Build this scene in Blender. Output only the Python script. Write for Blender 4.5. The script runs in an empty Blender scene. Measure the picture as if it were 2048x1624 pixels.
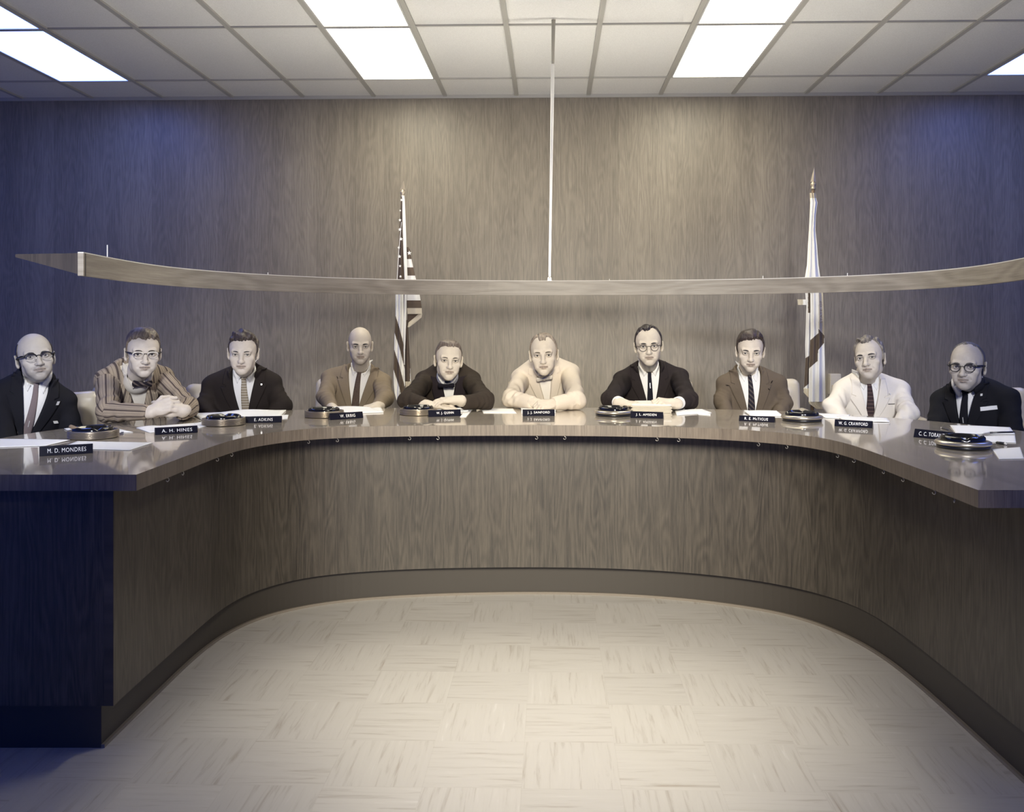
import bpy, math, random
import numpy as np
from mathutils import Vector, Matrix

random.seed(7)
rng = np.random.RandomState(7)
F_PX, CX, CY = 1771.0, 1059.0, 655.0      # focal length and principal point of the view camera, in pixels of the 2048 x 1624 frame
CAM_Z = 1.41
YAW = math.radians(1.4)                    # the camera is turned slightly left of square to the back wall
TABLE_Z = 0.94
DAIS_Z = 0.17
WALL_Y = 7.53
CEIL_Z = 3.38
VOX = 1.0
sc = bpy.context.scene
col = sc.collection
A = np.array

def D(px, py, d):                          # point at viewing depth d (view axes: x right, y away, z up)
    return A([(px - CX) * d / F_PX, d, CAM_Z - (py - CY) * d / F_PX])
def U(px, py, z=TABLE_Z):                  # point on the level plane z
    return D(px, py, (CAM_Z - z) * F_PX / (py - CY))
RW = A([[math.cos(YAW), -math.sin(YAW), 0], [math.sin(YAW), math.cos(YAW), 0], [0, 0, 1]])
def W(p):                                  # view axes -> room axes
    return RW @ A(p, dtype=float)

# ------------------------------------------------------------------ objects
def link(o, parent=None):
    col.objects.link(o)
    if parent is not None:
        o.parent = parent
    return o
def tag(o, label=None, cat=None, group=None, kind=None):
    if label: o['label'] = label
    if cat: o['category'] = cat
    if group: o['group'] = group
    if kind: o['kind'] = kind
    return o
def empty(name, loc, rz=0.0):
    o = bpy.data.objects.new(name, None)
    o.empty_display_size = 0.1
    o.location = Vector(tuple(float(v) for v in loc)); o.rotation_euler = (0, 0, rz)
    return link(o)
def mesh(name, V, Fc, mats, parent=None, smooth=True, mi=None, uv=None, colr=None):
    V = np.asarray(V, dtype=np.float32)
    me = bpy.data.meshes.new(name)
    if isinstance(Fc, np.ndarray) and Fc.ndim == 2:
        nf, k = Fc.shape
        me.vertices.add(len(V)); me.vertices.foreach_set('co', V.ravel())
        me.loops.add(nf * k); me.loops.foreach_set('vertex_index', Fc.astype(np.int32).ravel())
        me.polygons.add(nf); me.polygons.foreach_set('loop_start', np.arange(0, nf * k, k, dtype=np.int32))
        me.update(calc_edges=True)
    else:
        me.from_pydata([tuple(map(float, v)) for v in V], [], [tuple(int(i) for i in f) for f in Fc])
    n = len(me.polygons)
    me.polygons.foreach_set('use_smooth', np.full(n, bool(smooth)))
    if not isinstance(mats, (list, tuple)): mats = [mats]
    for m in mats: me.materials.append(m)
    if mi is not None: me.polygons.foreach_set('material_index', np.asarray(mi, dtype=np.int32))
    if uv is not None:
        ul = me.uv_layers.new(name='UVMap')
        li = np.empty(len(me.loops), dtype=np.int32); me.loops.foreach_get('vertex_index', li)
        ul.data.foreach_set('uv', np.asarray(uv, dtype=np.float32)[li].ravel())
    if colr is not None:
        ca = me.color_attributes.new('tint', 'FLOAT_COLOR', 'POINT')
        c4 = np.ones((len(V), 4), dtype=np.float32); c4[:, :3] = np.asarray(colr, dtype=np.float32)
        ca.data.foreach_set('color', c4.ravel())
    me.update()
    return link(bpy.data.objects.new(name, me), parent)
def bevel(o, w, seg=2):
    m = o.modifiers.new('round', 'BEVEL'); m.width = w; m.segments = seg; m.limit_method = 'ANGLE'; m.angle_limit = 0.6
    return o
def copy_tree(o, parent=None):
    c = o.copy(); col.objects.link(c)
    c.parent = parent
    for ch in list(o.children): copy_tree(ch, c)
    return c

class MB:                                   # collects simple solids into one mesh
    def __init__(s): s.v, s.f = [], []
    def add(s, v, f):
        b = len(s.v); s.v += [tuple(map(float, p)) for p in v]; s.f += [tuple(i + b for i in q) for q in f]; return s
    def box(s, c, h, R=None):
        pts = []
        for x in (-1, 1):
            for y in (-1, 1):
                for z in (-1, 1):
                    p = A([x * h[0], y * h[1], z * h[2]])
                    if R is not None: p = R @ p
                    pts.append(A(c) + p)
        return s.add(pts, [(0, 1, 3, 2), (4, 6, 7, 5), (0, 4, 5, 1), (2, 3, 7, 6), (0, 2, 6, 4), (1, 5, 7, 3)])
    def prism(s, poly, z0, z1):             # poly counter-clockwise in xy
        n = len(poly); v = [(p[0], p[1], z0) for p in poly] + [(p[0], p[1], z1) for p in poly]
        f = [tuple(reversed(range(n))), tuple(range(n, 2 * n))] + [(i, (i + 1) % n, n + (i + 1) % n, n + i) for i in range(n)]
        return s.add(v, f)
    def lathe(s, prof, c=(0, 0, 0), n=40, R=None):   # prof: (r, z) pairs bottom to top
        v, f = [], []
        for r, z in prof:
            for k in range(n):
                a = 2 * math.pi * k / n; p = A([r * math.cos(a), r * math.sin(a), z])
                if R is not None: p = R @ p
                v.append(A(c) + p)
        for i in range(len(prof) - 1):
            for k in range(n):
                f.append((i * n + k, i * n + (k + 1) % n, (i + 1) * n + (k + 1) % n, (i + 1) * n + k))
        f.append(tuple(reversed(range(n)))); f.append(tuple((len(prof) - 1) * n + k for k in range(n)))
        return s.add(v, f)
    def tube(s, pts, r, n=8, closed=False):
        pts = [A(p, dtype=float) for p in pts]; m = len(pts); rr = r if hasattr(r, '__len__') else [r] * m
        v, f, up = [], [], None
        for i, p in enumerate(pts):
            a = pts[(i - 1) % m] if (closed or i > 0) else p; b = pts[(i + 1) % m] if (closed or i < m - 1) else p
            t = b - a; t = t / (np.linalg.norm(t) + 1e-12)
            if up is None: up = A([0, 0, 1.0]) if abs(t[2]) < .9 else A([1.0, 0, 0])
            sd = np.cross(t, up); sd /= np.linalg.norm(sd) + 1e-12; up = np.cross(sd, t)
            for k in range(n):
                q = 2 * math.pi * k / n; v.append(p + rr[i] * (math.cos(q) * sd + math.sin(q) * up))
        for i in range(m if closed else m - 1):
            j = (i + 1) % m
            for k in range(n): f.append((i * n + k, i * n + (k + 1) % n, j * n + (k + 1) % n, j * n + k))
        if not closed: f += [tuple(reversed(range(n))), tuple((m - 1) * n + k for k in range(n))]
        return s.add(v, f)
    def sheet(s, top, bot):                 # two equal grids [rows][cols] of points -> closed thin solid
        r, c = len(top), len(top[0]); v = [p for row in top for p in row] + [p for row in bot for p in row]; o = r * c; f = []
        for i in range(r - 1):
            for j in range(c - 1):
                a, b, d, e = i * c + j, i * c + j + 1, (i + 1) * c + j + 1, (i + 1) * c + j
                f += [(a, b, d, e), (o + e, o + d, o + b, o + a)]
        rim = [(0, j) for j in range(c)] + [(i, c - 1) for i in range(1, r)] + [(r - 1, j) for j in range(c - 2, -1, -1)] + [(i, 0) for i in range(r - 2, 0, -1)]
        ids = [i * c + j for i, j in rim]
        for k in range(len(ids)):
            a, b = ids[k], ids[(k + 1) % len(ids)]; f.append((b, a, o + a, o + b))
        return s.add(v, f)
    def build(s, name, mat, parent=None, smooth=False): return mesh(name, s.v, s.f, mat, parent, smooth)

def spline(P, n):                            # cubic B-spline through the neighbourhood of P, ends kept
    P = A(P, dtype=float); Q = np.vstack([2 * P[0] - P[1], P, 2 * P[-1] - P[-2]]); out = []
    for i in range(len(P) - 1):
        p0, p1, p2, p3 = Q[i], Q[i + 1], Q[i + 2], Q[i + 3]
        for k in range(n):
            t = k / n
            out.append(((1 - t) ** 3 * p0 + (3 * t ** 3 - 6 * t ** 2 + 4) * p1 + (-3 * t ** 3 + 3 * t ** 2 + 3 * t + 1) * p2 + t ** 3 * p3) / 6)
    out.append(P[-1]); return A(out)

# ------------------------------------------------------------------ materials
def mat(name, base=(.5, .5, .5), rough=.5, metal=0., spec=.5, coat=0., coat_r=.05, sheen=0.):
    m = bpy.data.materials.new(name); m.use_nodes = True
    b = m.node_tree.nodes['Principled BSDF']
    b.inputs['Base Color'].default_value = (*base, 1); b.inputs['Roughness'].default_value = rough
    b.inputs['Metallic'].default_value = metal; b.inputs['Specular IOR Level'].default_value = spec
    b.inputs['Coat Weight'].default_value = coat; b.inputs['Coat Roughness'].default_value = coat_r
    b.inputs['Sheen Weight'].default_value = sheen
    return m
class N:                                     # tiny node helper
    def __init__(s, m): s.m, s.t = m, m.node_tree; s.b = s.t.nodes.get('Principled BSDF')
    def new(s, kind, **kw):
        n = s.t.nodes.new(kind)
        for k, v in kw.items(): setattr(n, k, v)
        return n
    def set(s, sock, v):
        if isinstance(v, bpy.types.NodeSocket): s.t.links.new(v, sock)
        else: sock.default_value = v
    def math(s, op, a, b=0.0, c=0.0):
        n = s.new('ShaderNodeMath', operation=op); s.set(n.inputs[0], a); s.set(n.inputs[1], b); s.set(n.inputs[2], c); return n.outputs[0]
    def mapping(s, vec, scale=(1, 1, 1), rot=(0, 0, 0), loc=(0, 0, 0)):
        n = s.new('ShaderNodeMapping'); s.set(n.inputs['Vector'], vec); n.inputs['Scale'].default_value = scale; n.inputs['Rotation'].default_value = rot; n.inputs['Location'].default_value = loc; return n.outputs[0]
    def noise(s, vec, scale=5, detail=3, rough=.5, dist=0.):
        n = s.new('ShaderNodeTexNoise'); s.set(n.inputs['Vector'], vec); n.inputs['Scale'].default_value = scale; n.inputs['Detail'].default_value = detail; n.inputs['Roughness'].default_value = rough; n.inputs['Distortion'].default_value = dist; return n.outputs['Fac']
    def ramp(s, fac, stops):
        n = s.new('ShaderNodeValToRGB'); s.set(n.inputs[0], fac); e = n.color_ramp.elements
        while len(e) < len(stops): e.new(0.5)
        for k, (p, c) in enumerate(stops): e[k].position = p; e[k].color = (*c, 1) if len(c) == 3 else c
        return n.outputs[0]
    def mix(s, fac, a, b, mode='MIX'):
        n = s.new('ShaderNodeMix', data_type='RGBA', blend_type=mode); s.set(n.inputs[0], fac)
        for k, v in ((6, a), (7, b)):
            if isinstance(v, bpy.types.NodeSocket): s.t.links.new(v, n.inputs[k])
            else: n.inputs[k].default_value = (*v, 1)
        return n.outputs[2]
    def coord(s, which='Object'): return s.new('ShaderNodeTexCoord').outputs[which]
    def sep(s, v): n = s.new('ShaderNodeSeparateXYZ'); s.set(n.inputs[0], v); return n.outputs
    def comb(s, x, y, z=0.0):
        n = s.new('ShaderNodeCombineXYZ'); s.set(n.inputs[0], x); s.set(n.inputs[1], y); s.set(n.inputs[2], z); return n.outputs[0]
    def base(s, c): s.t.links.new(c, s.b.inputs['Base Color'])
    def bump(s, h, strength=.2, dist=.002):
        n = s.new('ShaderNodeBump'); n.inputs['Strength'].default_value = strength; n.inputs['Distance'].default_value = dist; s.set(n.inputs['Height'], h); s.t.links.new(n.outputs[0], s.b.inputs['Normal'])

def wood(name, lo, hi, src='UV', rough=.45, coat=0., along=(0, 1), seam=0., figure=.55, fine=1.0, spec=.5):
    """Grain runs along v of (u, v); u is across the grain, both in metres."""
    m = mat(name, hi, rough, coat=coat, spec=spec); n = N(m)
    x, y, z = n.sep(n.coord(src))
    u, v = (x, y) if src == 'UV' else (x, z)
    if along == (1, 0): u, v = v, u
    uv = n.comb(u, v)
    streak = n.noise(n.mapping(uv, (70 * fine, 1.6 * fine, 1)), 1, 5, .65)
    broad = n.noise(n.mapping(uv, (7, .35, 1)), 1, 2, .5)
    warp = n.noise(n.mapping(uv, (3.2 * fine, .8 * fine, 1)), 1, 2, .5)
    cath = n.math('SINE', n.math('ADD', n.math('MULTIPLY', n.noise(n.mapping(uv, (6.5 * fine, .9 * fine, 1), loc=(3, 1, 0)), 1, 1.5, .4), 62), n.math('MULTIPLY', warp, 8)))
    pores = n.noise(n.mapping(uv, (260 * fine, 9 * fine, 1)), 1, 2, .6)
    a = n.math('MULTIPLY', n.math('SUBTRACT', streak, .5), 1.1)
    b = n.math('MULTIPLY', cath, .10 * figure / .55)
    c = n.math('MULTIPLY', n.math('SUBTRACT', broad, .5), .5)
    d = n.math('MULTIPLY', n.math('SUBTRACT', pores, .5), .7)
    fac = n.math('ADD', n.math('ADD', n.math('ADD', a, b), n.math('ADD', c, d)), .5)
    cl = n.ramp(fac, [(.05, lo), (.95, hi)])
    if seam > 0:
        cell = n.math('FLOOR', n.math('DIVIDE', u, seam))
        w = n.new('ShaderNodeTexWhiteNoise', noise_dimensions='1D'); n.set(w.inputs['W'], cell)
        k = n.math('ADD', n.math('MULTIPLY', w.outputs['Value'], .16), .92)
        fr = n.math('FRACT', n.math('DIVIDE', u, seam))
        line = n.math('LESS_THAN', fr, .004)
        k = n.math('SUBTRACT', k, n.math('MULTIPLY', line, .3))
        cl = n.mix(1.0, cl, n.comb(k, k, k), 'MULTIPLY')
    n.base(cl); n.bump(n.math('ADD', streak, pores), .12, .001)
    return m

# ------------------------------------------------------------------ distance-field modelling
def norm(v): v = A(v, dtype=float); return v / (np.linalg.norm(v) + 1e-12)
class Field:
    """An implicit surface: a list of soft-blended solids, turned into one continuous mesh."""
    def __init__(s): s.p = []
    def _add(s, fn, c, r, op, k): s.p.append((fn, A(c, dtype=np.float32), float(r), op, float(k))); return s
    def ell(s, c, r, R=None, op='u', k=.01):
        c = A(c, dtype=np.float32); r = A(r, dtype=np.float32); Rm = None if R is None else A(R, dtype=np.float32)
        def fn(P):
            q = P - c
            if Rm is not None: q = q @ Rm
            a = np.sqrt(((q / r) ** 2).sum(-1)); b = np.sqrt(((q / (r * r)) ** 2).sum(-1))
            return a * (a - 1) / np.maximum(b, 1e-6)
        return s._add(fn, c, r.max(), op, k)
    def cone(s, a, b, ra, rb, op='u', k=.01, fold=None):
        a = A(a, dtype=np.float32); b = A(b, dtype=np.float32); ba = b - a; L2 = float(ba @ ba) + 1e-9
        if fold:
            t = norm(ba); e1 = norm(np.cross(t, [.3, .2, 1])).astype(np.float32); e2 = np.cross(t, e1).astype(np.float32)
        def fn(P):
            q = P - a; h = np.clip((q @ ba) / L2, 0, 1)
            w = q - h[..., None] * ba
            d = np.sqrt((w * w).sum(-1)); r = ra + (rb - ra) * h
            if fold:
                amp, freq, h0, wd, ph = fold
                ang = np.arctan2(w @ e2, w @ e1)
                win = np.exp(-((h - h0) / wd) ** 2)
                r = r + amp * win * (.75 * np.sin(freq * h + 3.2 * np.sin(ang + ph) + .9 * np.sin(2 * ang + 2 * ph)) * (.55 + .45 * np.sin(ang * 2 - ph * 1.7 + 5 * h)) - .15 + .55 * np.sin(freq * 1.6 * h - 4.1 * np.sin(ang - ph)) * (.5 + .5 * np.cos(ang + ph * 2)))
            return d - r
        return s._add(fn, (a + b) / 2, math.sqrt(L2) / 2 + max(ra, rb) + (abs(fold[0]) * 2 if fold else 0), op, k)
    def box(s, c, h, R=None, rd=.005, op='u', k=.005):
        c = A(c, dtype=np.float32); h = A(h, dtype=np.float32) - rd; Rm = None if R is None else A(R, dtype=np.float32)
        def fn(P):
            q = P - c
            if Rm is not None: q = q @ Rm
            q = np.abs(q) - h
            return np.sqrt((np.maximum(q, 0) ** 2).sum(-1)) + np.minimum(q.max(-1), 0) - rd
        return s._add(fn, c, float(np.linalg.norm(h + rd)), op, k)
    def fn(s, f, c, r, op='u', k=.005): return s._add(f, c, r, op, k)
    @staticmethod
    def _comb(d, e, op, k):
        if op == 'u': h = np.maximum(k - np.abs(d - e), 0) / k; return np.minimum(d, e) - h * h * k * .25
        if op == 's': e = -e
        if op == 'd': return d + e
        h = np.maximum(k - np.abs(d - e), 0) / k; return np.maximum(d, e) + h * h * k * .25
    def at(s, P):
        P = A(P, dtype=np.float32); d = np.full(P.shape[:-1], 9., dtype=np.float32)
        for fn, c, r, op, k in s.p: d = s._comb(d, fn(P), op, k)
        return d
    def mesh(s, lo, hi, vox):
        vox *= VOX
        lo = A(lo, dtype=np.float32); n = np.ceil((A(hi) - lo) / vox).astype(int) + 2
        nb = (n + 7) // 8; n = nb * 8
        bi = np.stack(np.meshgrid(*[np.arange(k) for k in nb], indexing='ij'), -1).reshape(-1, 3)
        ctr = (lo + (bi * 8 + 3.5) * vox).astype(np.float32)
        half = 8 * vox * .87
        d0 = s.at(ctr)
        act = np.abs(d0) < half * 1.7 + .012
        F = np.where(d0 < 0, -1., 1.).astype(np.float32).reshape(nb)
        F = np.repeat(np.repeat(np.repeat(F, 8, 0), 8, 1), 8, 2)
        ai = bi[act]; ac = ctr[act]
        g = np.stack(np.meshgrid(*[np.arange(8)] * 3, indexing='ij'), -1).reshape(-1, 3)
        P = (lo + (ai[:, None, :] * 8 + g[None]) * vox).astype(np.float32)
        d = np.full(P.shape[:2], 9., dtype=np.float32)
        for fn, c, r, op, k in s.p:
            m = np.sqrt(((ac - c) ** 2).sum(-1)) < r + half + k + .02
            if m.any():
                if m.all(): d = s._comb(d, fn(P), op, k)
                else: d[m] = s._comb(d[m], fn(P[m]), op, k)
            if op == 'i' and not m.all(): d[~m] = np.maximum(d[~m], .05)
        idx = ai[:, None, :] * 8 + g[None]
        F[idx[..., 0], idx[..., 1], idx[..., 2]] = d
        return nets(F, lo, vox)

def nets(F, lo, vox):
    S = F < 0
    c = np.zeros(tuple(k - 1 for k in F.shape), dtype=np.uint8)
    for i in (0, 1):
        for j in (0, 1):
            for k in (0, 1):
                c += S[i:F.shape[0] - 1 + i, j:F.shape[1] - 1 + j, k:F.shape[2] - 1 + k]
    cells = np.argwhere((c > 0) & (c < 8))
    if len(cells) == 0: return np.zeros((0, 3)), np.zeros((0, 4), int)
    vid = np.full(c.shape, -1, dtype=np.int32); vid[cells[:, 0], cells[:, 1], cells[:, 2]] = np.arange(len(cells))
    acc = np.zeros((len(cells), 3), dtype=np.float32); cnt = np.zeros(len(cells), dtype=np.float32)
    co = [(i, j, k) for i in (0, 1) for j in (0, 1) for k in (0, 1)]
    val = {o: F[cells[:, 0] + o[0], cells[:, 1] + o[1], cells[:, 2] + o[2]] for o in co}
    for o in co:
        for ax in range(3):
            if o[ax] == 0:
                o2 = list(o); o2[ax] = 1; o2 = tuple(o2)
                a, b = val[o], val[o2]; m = (a < 0) != (b < 0)
                t = np.where(m, a / np.where(m, a - b, 1), 0)
                p = np.tile(A(o, dtype=np.float32), (len(cells), 1)); p[:, ax] += t
                acc[m] += p[m]; cnt[m] += 1
    V = lo + (cells + acc / cnt[:, None]) * vox
    faces = []
    for ax in range(3):
        sl0 = [slice(None)] * 3; sl1 = [slice(None)] * 3; sl0[ax] = slice(0, -1); sl1[ax] = slice(1, None)
        a, b = S[tuple(sl0)], S[tuple(sl1)]
        e = np.argwhere(a != b)
        u, v = (ax + 1) % 3, (ax + 2) % 3
        ok = (e[:, u] > 0) & (e[:, v] > 0) & (e[:, u] < F.shape[u] - 1) & (e[:, v] < F.shape[v] - 1); e = e[ok]
        if len(e) == 0: continue
        q = []
        for du, dv in ((-1, -1), (0, -1), (0, 0), (-1, 0)):
            x = e.copy(); x[:, u] += du; x[:, v] += dv; q.append(vid[x[:, 0], x[:, 1], x[:, 2]])
        q = np.stack(q, 1); fl = ~S[e[:, 0], e[:, 1], e[:, 2]]
        q[fl] = q[fl][:, ::-1]; faces.append(q)
    Q = np.concatenate(faces); Q = Q[(Q >= 0).all(1)]
    return V, Q
# ------------------------------------------------------------------ materials of the place
WOOD_LO, WOOD_HI = (.115, .092, .068), (.36, .31, .235)
M_wall = wood('wall panelling', (.13, .111, .082), (.305, .265, .20), 'Object', .42, seam=.2855, figure=.45, fine=1.5)
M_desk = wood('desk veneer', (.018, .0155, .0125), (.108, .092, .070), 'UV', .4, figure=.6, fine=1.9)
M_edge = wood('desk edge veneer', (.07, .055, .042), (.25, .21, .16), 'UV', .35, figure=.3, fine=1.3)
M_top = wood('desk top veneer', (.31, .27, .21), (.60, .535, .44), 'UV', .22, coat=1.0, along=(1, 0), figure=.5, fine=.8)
M_val = wood('hanging rail veneer', (.19, .165, .125), (.40, .355, .28), 'UV', .4, along=(1, 0), figure=.7)
M_kick = mat('kick base', (.050, .043, .034), .5)
M_dais = mat('platform carpet', (.10, .09, .08), .95)

def floor_mat():
    m = mat('vinyl floor tile', (.6, .57, .5), .38); n = N(m)
    s = 1 / .3048
    p = n.mapping(n.coord('Object'), (s, s, s), loc=(.3, .12, 0))
    x, y, _ = n.sep(p)
    fx, fy = n.math('FLOOR', x), n.math('FLOOR', y)
    par = n.math('MODULO', n.math('ABSOLUTE', n.math('ADD', fx, fy)), 2.0)
    w = n.new('ShaderNodeTexWhiteNoise', noise_dimensions='3D'); n.set(w.inputs['Vector'], n.comb(fx, fy, 0.0)); r = w.outputs['Value']
    off = n.math('MULTIPLY', r, 37.0)
    def st(a, b):
        v = n.comb(n.math('ADD', n.math('MULTIPLY', a, 1.1), off), n.math('MULTIPLY', b, 16.0), off)
        return n.noise(v, 1, 4, .62, .5)
    m1, m2 = st(x, y), st(y, x)
    mx = n.new('ShaderNodeMix', data_type='FLOAT'); n.set(mx.inputs[0], par); n.set(mx.inputs[2], m1); n.set(mx.inputs[3], m2)
    f = mx.outputs[0]
    c = n.ramp(f, [(.18, (.34, .27, .20)), (.35, (.51, .48, .43)), (.46, (.59, .565, .515)), (.66, (.61, .585, .535)), (.80, (.73, .71, .67))])
    k = n.math('ADD', n.math('MULTIPLY', r, .05), .96)
    c = n.mix(1.0, c, n.comb(k, k, k), 'MULTIPLY')
    stain = n.noise(n.mapping(n.coord('Object'), (1.3, 1.3, 1)), 1, 3, .6)
    c = n.mix(n.math('MULTIPLY', n.math('GREATER_THAN', stain, .70), .25), c, (.55, .40, .25))
    gx = n.math('LESS_THAN', n.math('FRACT', x), .008); gy = n.math('LESS_THAN', n.math('FRACT', y), .008)
    c = n.mix(n.math('MULTIPLY', n.math('MAXIMUM', gx, gy), .12), c, (.35, .32, .27))
    n.base(c); return m
def ceil_mat():
    m = mat('acoustic ceiling tile', (.62, .60, .55), .9); n = N(m)
    f = n.noise(n.coord('Object'), 160, 2, .6)
    n.base(n.ramp(f, [(.3, (.66, .645, .60)), (.7, (.76, .745, .70))])); n.bump(f, .25, .002); return m
M_floor, M_ceil = floor_mat(), ceil_mat()
M_tee = mat('ceiling grid metal', (.40, .385, .34), .5)
M_frame = mat('light frame', (.5, .49, .46), .5)
def emis(name, c, k):
    m = bpy.data.materials.new(name); m.use_nodes = True; t = m.node_tree; t.nodes.remove(t.nodes['Principled BSDF'])
    e = t.nodes.new('ShaderNodeEmission'); e.inputs[0].default_value = (*c, 1); e.inputs[1].default_value = k
    t.links.new(e.outputs[0], t.nodes['Material Output'].inputs[0]); return m
LAMP_MID = emis('lit diffuser warm', (1.0, .93, .74), 11.0)
LAMP_SIDE = emis('lit diffuser cool', (.165, .27, 1.0), 7.4)
ADDED_UPLIGHT = emis('added uplight', (1.0, .96, .86), 150.0)  # glow for the added uplight that brightens the ceiling

# ------------------------------------------------------------------ the room
XL, XR, YF = -7.0, 7.6, -2.2
def struct(o): o['kind'] = 'structure'; return o
struct(MB().box((.3, 2.7, -.05), (7.4, 5.1, .05)).build('floor', M_floor))
struct(MB().box((.3, WALL_Y + .06, CEIL_Z / 2), (7.4, .06, CEIL_Z / 2 + .1)).build('wall_back', M_wall))
struct(MB().box((.3, 2.7, CEIL_Z + .06), (7.4, 5.1, .05)).build('ceiling', M_ceil))
base_board = struct(MB().box((.3, WALL_Y - .01, DAIS_Z + .05), (7.3, .01, .05)).build('baseboard_back', M_kick))

# ceiling grid: tees at the measured spacing
def wall_x(px):
    d = W(D(px, CY, 1.0)); o = A([0, 0, 0]); t = WALL_Y / d[1]; return d[0] * t
gp = [325, 465.5, 606, 750, 890, 1031, 1176, 1319, 1465, 1613, 1756, 1904]
gx = [wall_x(p) for p in gp]
GS = float(np.polyfit(range(12), gx, 1)[0]); G0 = float(np.polyfit(range(12), gx, 1)[1])
YC = [7.006 - 1.232 * k for k in range(0, 8)]
g = MB()
for k in range(-6, 19):
    x = G0 + GS * k
    if XL < x < XR: g.box((x, 2.7, CEIL_Z + .004), (.0165, 5.0, .007))
for y in YC: g.box((.3, y, CEIL_Z + .0055), (7.3, .0085, .006))
struct(g.build('trim_1', M_tee))                        # suspended ceiling grid
struct(MB().box((.3, WALL_Y - .008, CEIL_Z - .004), (7.3, .008, .014)).build('trim_2', M_tee))   # wall angle under the ceiling

cols = {-1: ('side', 'far left'), 3: ('mid', 'just left of the rod'), 7: ('mid', 'just right of the rod'), 11: ('side', 'far right')}
rows_txt = {0: 'nearest the panelled wall', 1: 'second from the panelled wall', 2: 'third from the panelled wall', 3: 'fourth from the panelled wall', 4: 'fifth from the panelled wall'}
for c, (kind, where) in cols.items():
    for r in range(0, 2):
        x0, x1 = G0 + GS * c + .018, G0 + GS * (c + 1) - .018
        y1, y0 = YC[r] - .011, YC[r + 1] + .011
        o = empty('ceiling_light', ((x0 + x1) / 2, (y0 + y1) / 2, CEIL_Z))
        tag(o, f'flat lit ceiling panel {where}, {rows_txt[r]}', 'ceiling light', 'lit panels in the ceiling grid')
        hx, hy = (x1 - x0) / 2, (y1 - y0) / 2
        f = MB(); w = .012
        f.box((0, hy - w / 2, .004), (hx, w / 2, .008)).box((0, -hy + w / 2, .004), (hx, w / 2, .008)).box((hx - w / 2, 0, .004), (w / 2, hy - w, .008)).box((-hx + w / 2, 0, .004), (w / 2, hy - w, .008))
        f.build('frame', M_frame, o)
        MB().box((0, 0, .004), (hx - w, hy - w, .003)).build('diffuser', LAMP_MID if kind == 'mid' else LAMP_SIDE, o)

# raised platform behind the desk (its front follows the desk)
# ------------------------------------------------------------------ the curved desk
def curve(px, z, n=8): return spline([U(a, b, z) for a, b in px], n)
def arc(P):
    return np.concatenate([[0], np.cumsum(np.linalg.norm(np.diff(P[:, :2], axis=0), axis=1))])
def xy(P): return P[:, :2]
TOP_IN = A([(-1.256, 2.83), (-1.256, 3.1), (-1.255, 3.4), (-1.25, 3.65), (-1.215, 3.85), (-1.10, 4.06), (-.93, 4.18), (-.62, 4.245), (-.25, 4.27), (.15, 4.27), (.5, 4.235), (.80, 4.16), (1.0, 4.06), (1.17, 3.93), (1.265, 3.74), (1.297, 3.5), (1.297, 3.2), (1.297, 2.9), (1.297, 2.56)])
TOP_OUT = A([(-2.27, 2.83), (-2.27, 3.2), (-2.26, 3.6), (-2.235, 3.9), (-2.15, 4.2), (-1.98, 4.52), (-1.72, 4.83), (-1.40, 5.04), (-1.0, 5.15), (-.4, 5.2), (.2, 5.2), (.7, 5.16), (1.15, 5.08), (1.52, 4.95), (1.8, 4.72), (2.05, 4.42), (2.22, 4.15), (2.28, 3.8), (2.29, 3.2), (2.29, 2.56)])
PANEL = A([(-1.373, 2.92), (-1.373, 3.3), (-1.373, 3.7), (-1.365, 3.95), (-1.32, 4.16), (-1.20, 4.35), (-1.02, 4.48), (-.67, 4.575), (-.2, 4.61), (.2, 4.61), (.58, 4.57), (.90, 4.48), (1.18, 4.34), (1.39, 4.13), (1.50, 3.88), (1.522, 3.5), (1.522, 3.1), (1.522, 2.66)])
KICK = A([(-1.437, 2.97), (-1.437, 3.4), (-1.437, 3.85), (-1.39, 4.12), (-1.29, 4.33), (-1.12, 4.48), (-.9, 4.585), (-.52, 4.665), (-.1, 4.695), (.25, 4.69), (.6, 4.645), (.95, 4.535), (1.26, 4.36), (1.42, 4.14), (1.525, 3.8), (1.54, 3.4), (1.54, 3.0), (1.54, 2.72)])
def strip(P, z0, z1, th, sgn, base=None):
    """Upright wall along the plan curve P, th thick; uv = (length, height)."""
    P = spline(np.c_[P, np.zeros(len(P))], 7); s = arc(P); t = np.gradient(xy(P), axis=0); t /= np.linalg.norm(t, axis=1)[:, None]
    nrm = np.c_[-t[:, 1], t[:, 0]] * sgn; Q = xy(P) + nrm * th; n = len(P); V, Fc, uv = [], [], []
    for (R, zz) in ((xy(P), z0), (xy(P), z1), (Q, z1), (Q, z0)):
        for i in range(n): V.append((R[i, 0], R[i, 1], zz)); uv.append((s[i], zz))
    for k in range(4):
        a, b = k * n, ((k + 1) % 4) * n
        for i in range(n - 1): Fc.append((a + i, a + i + 1, b + i + 1, b + i))
    Fc += [(0, n, 2 * n, 3 * n), (n - 1, 4 * n - 1, 3 * n - 1, 2 * n - 1)]
    return A(V), Fc, A(uv)
desk_o = W((0.1, 4.7, 0))
desk = empty('council_desk', desk_o, YAW)
tag(desk, 'long horseshoe wooden council desk with glossy top and recessed base', 'desk')
B0 = A([0.1, 4.7, 0])
ti = spline(np.c_[TOP_IN, np.zeros(len(TOP_IN))], 7)[:, :2]; to = spline(np.c_[TOP_OUT, np.zeros(len(TOP_OUT))], 7)[:, :2]
def resamp(P, n):
    s = np.concatenate([[0], np.cumsum(np.linalg.norm(np.diff(P, axis=0), axis=1))]); q = np.linspace(0, s[-1], n)
    return np.c_[np.interp(q, s, P[:, 0]), np.interp(q, s, P[:, 1])], q
NS = 150
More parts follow.
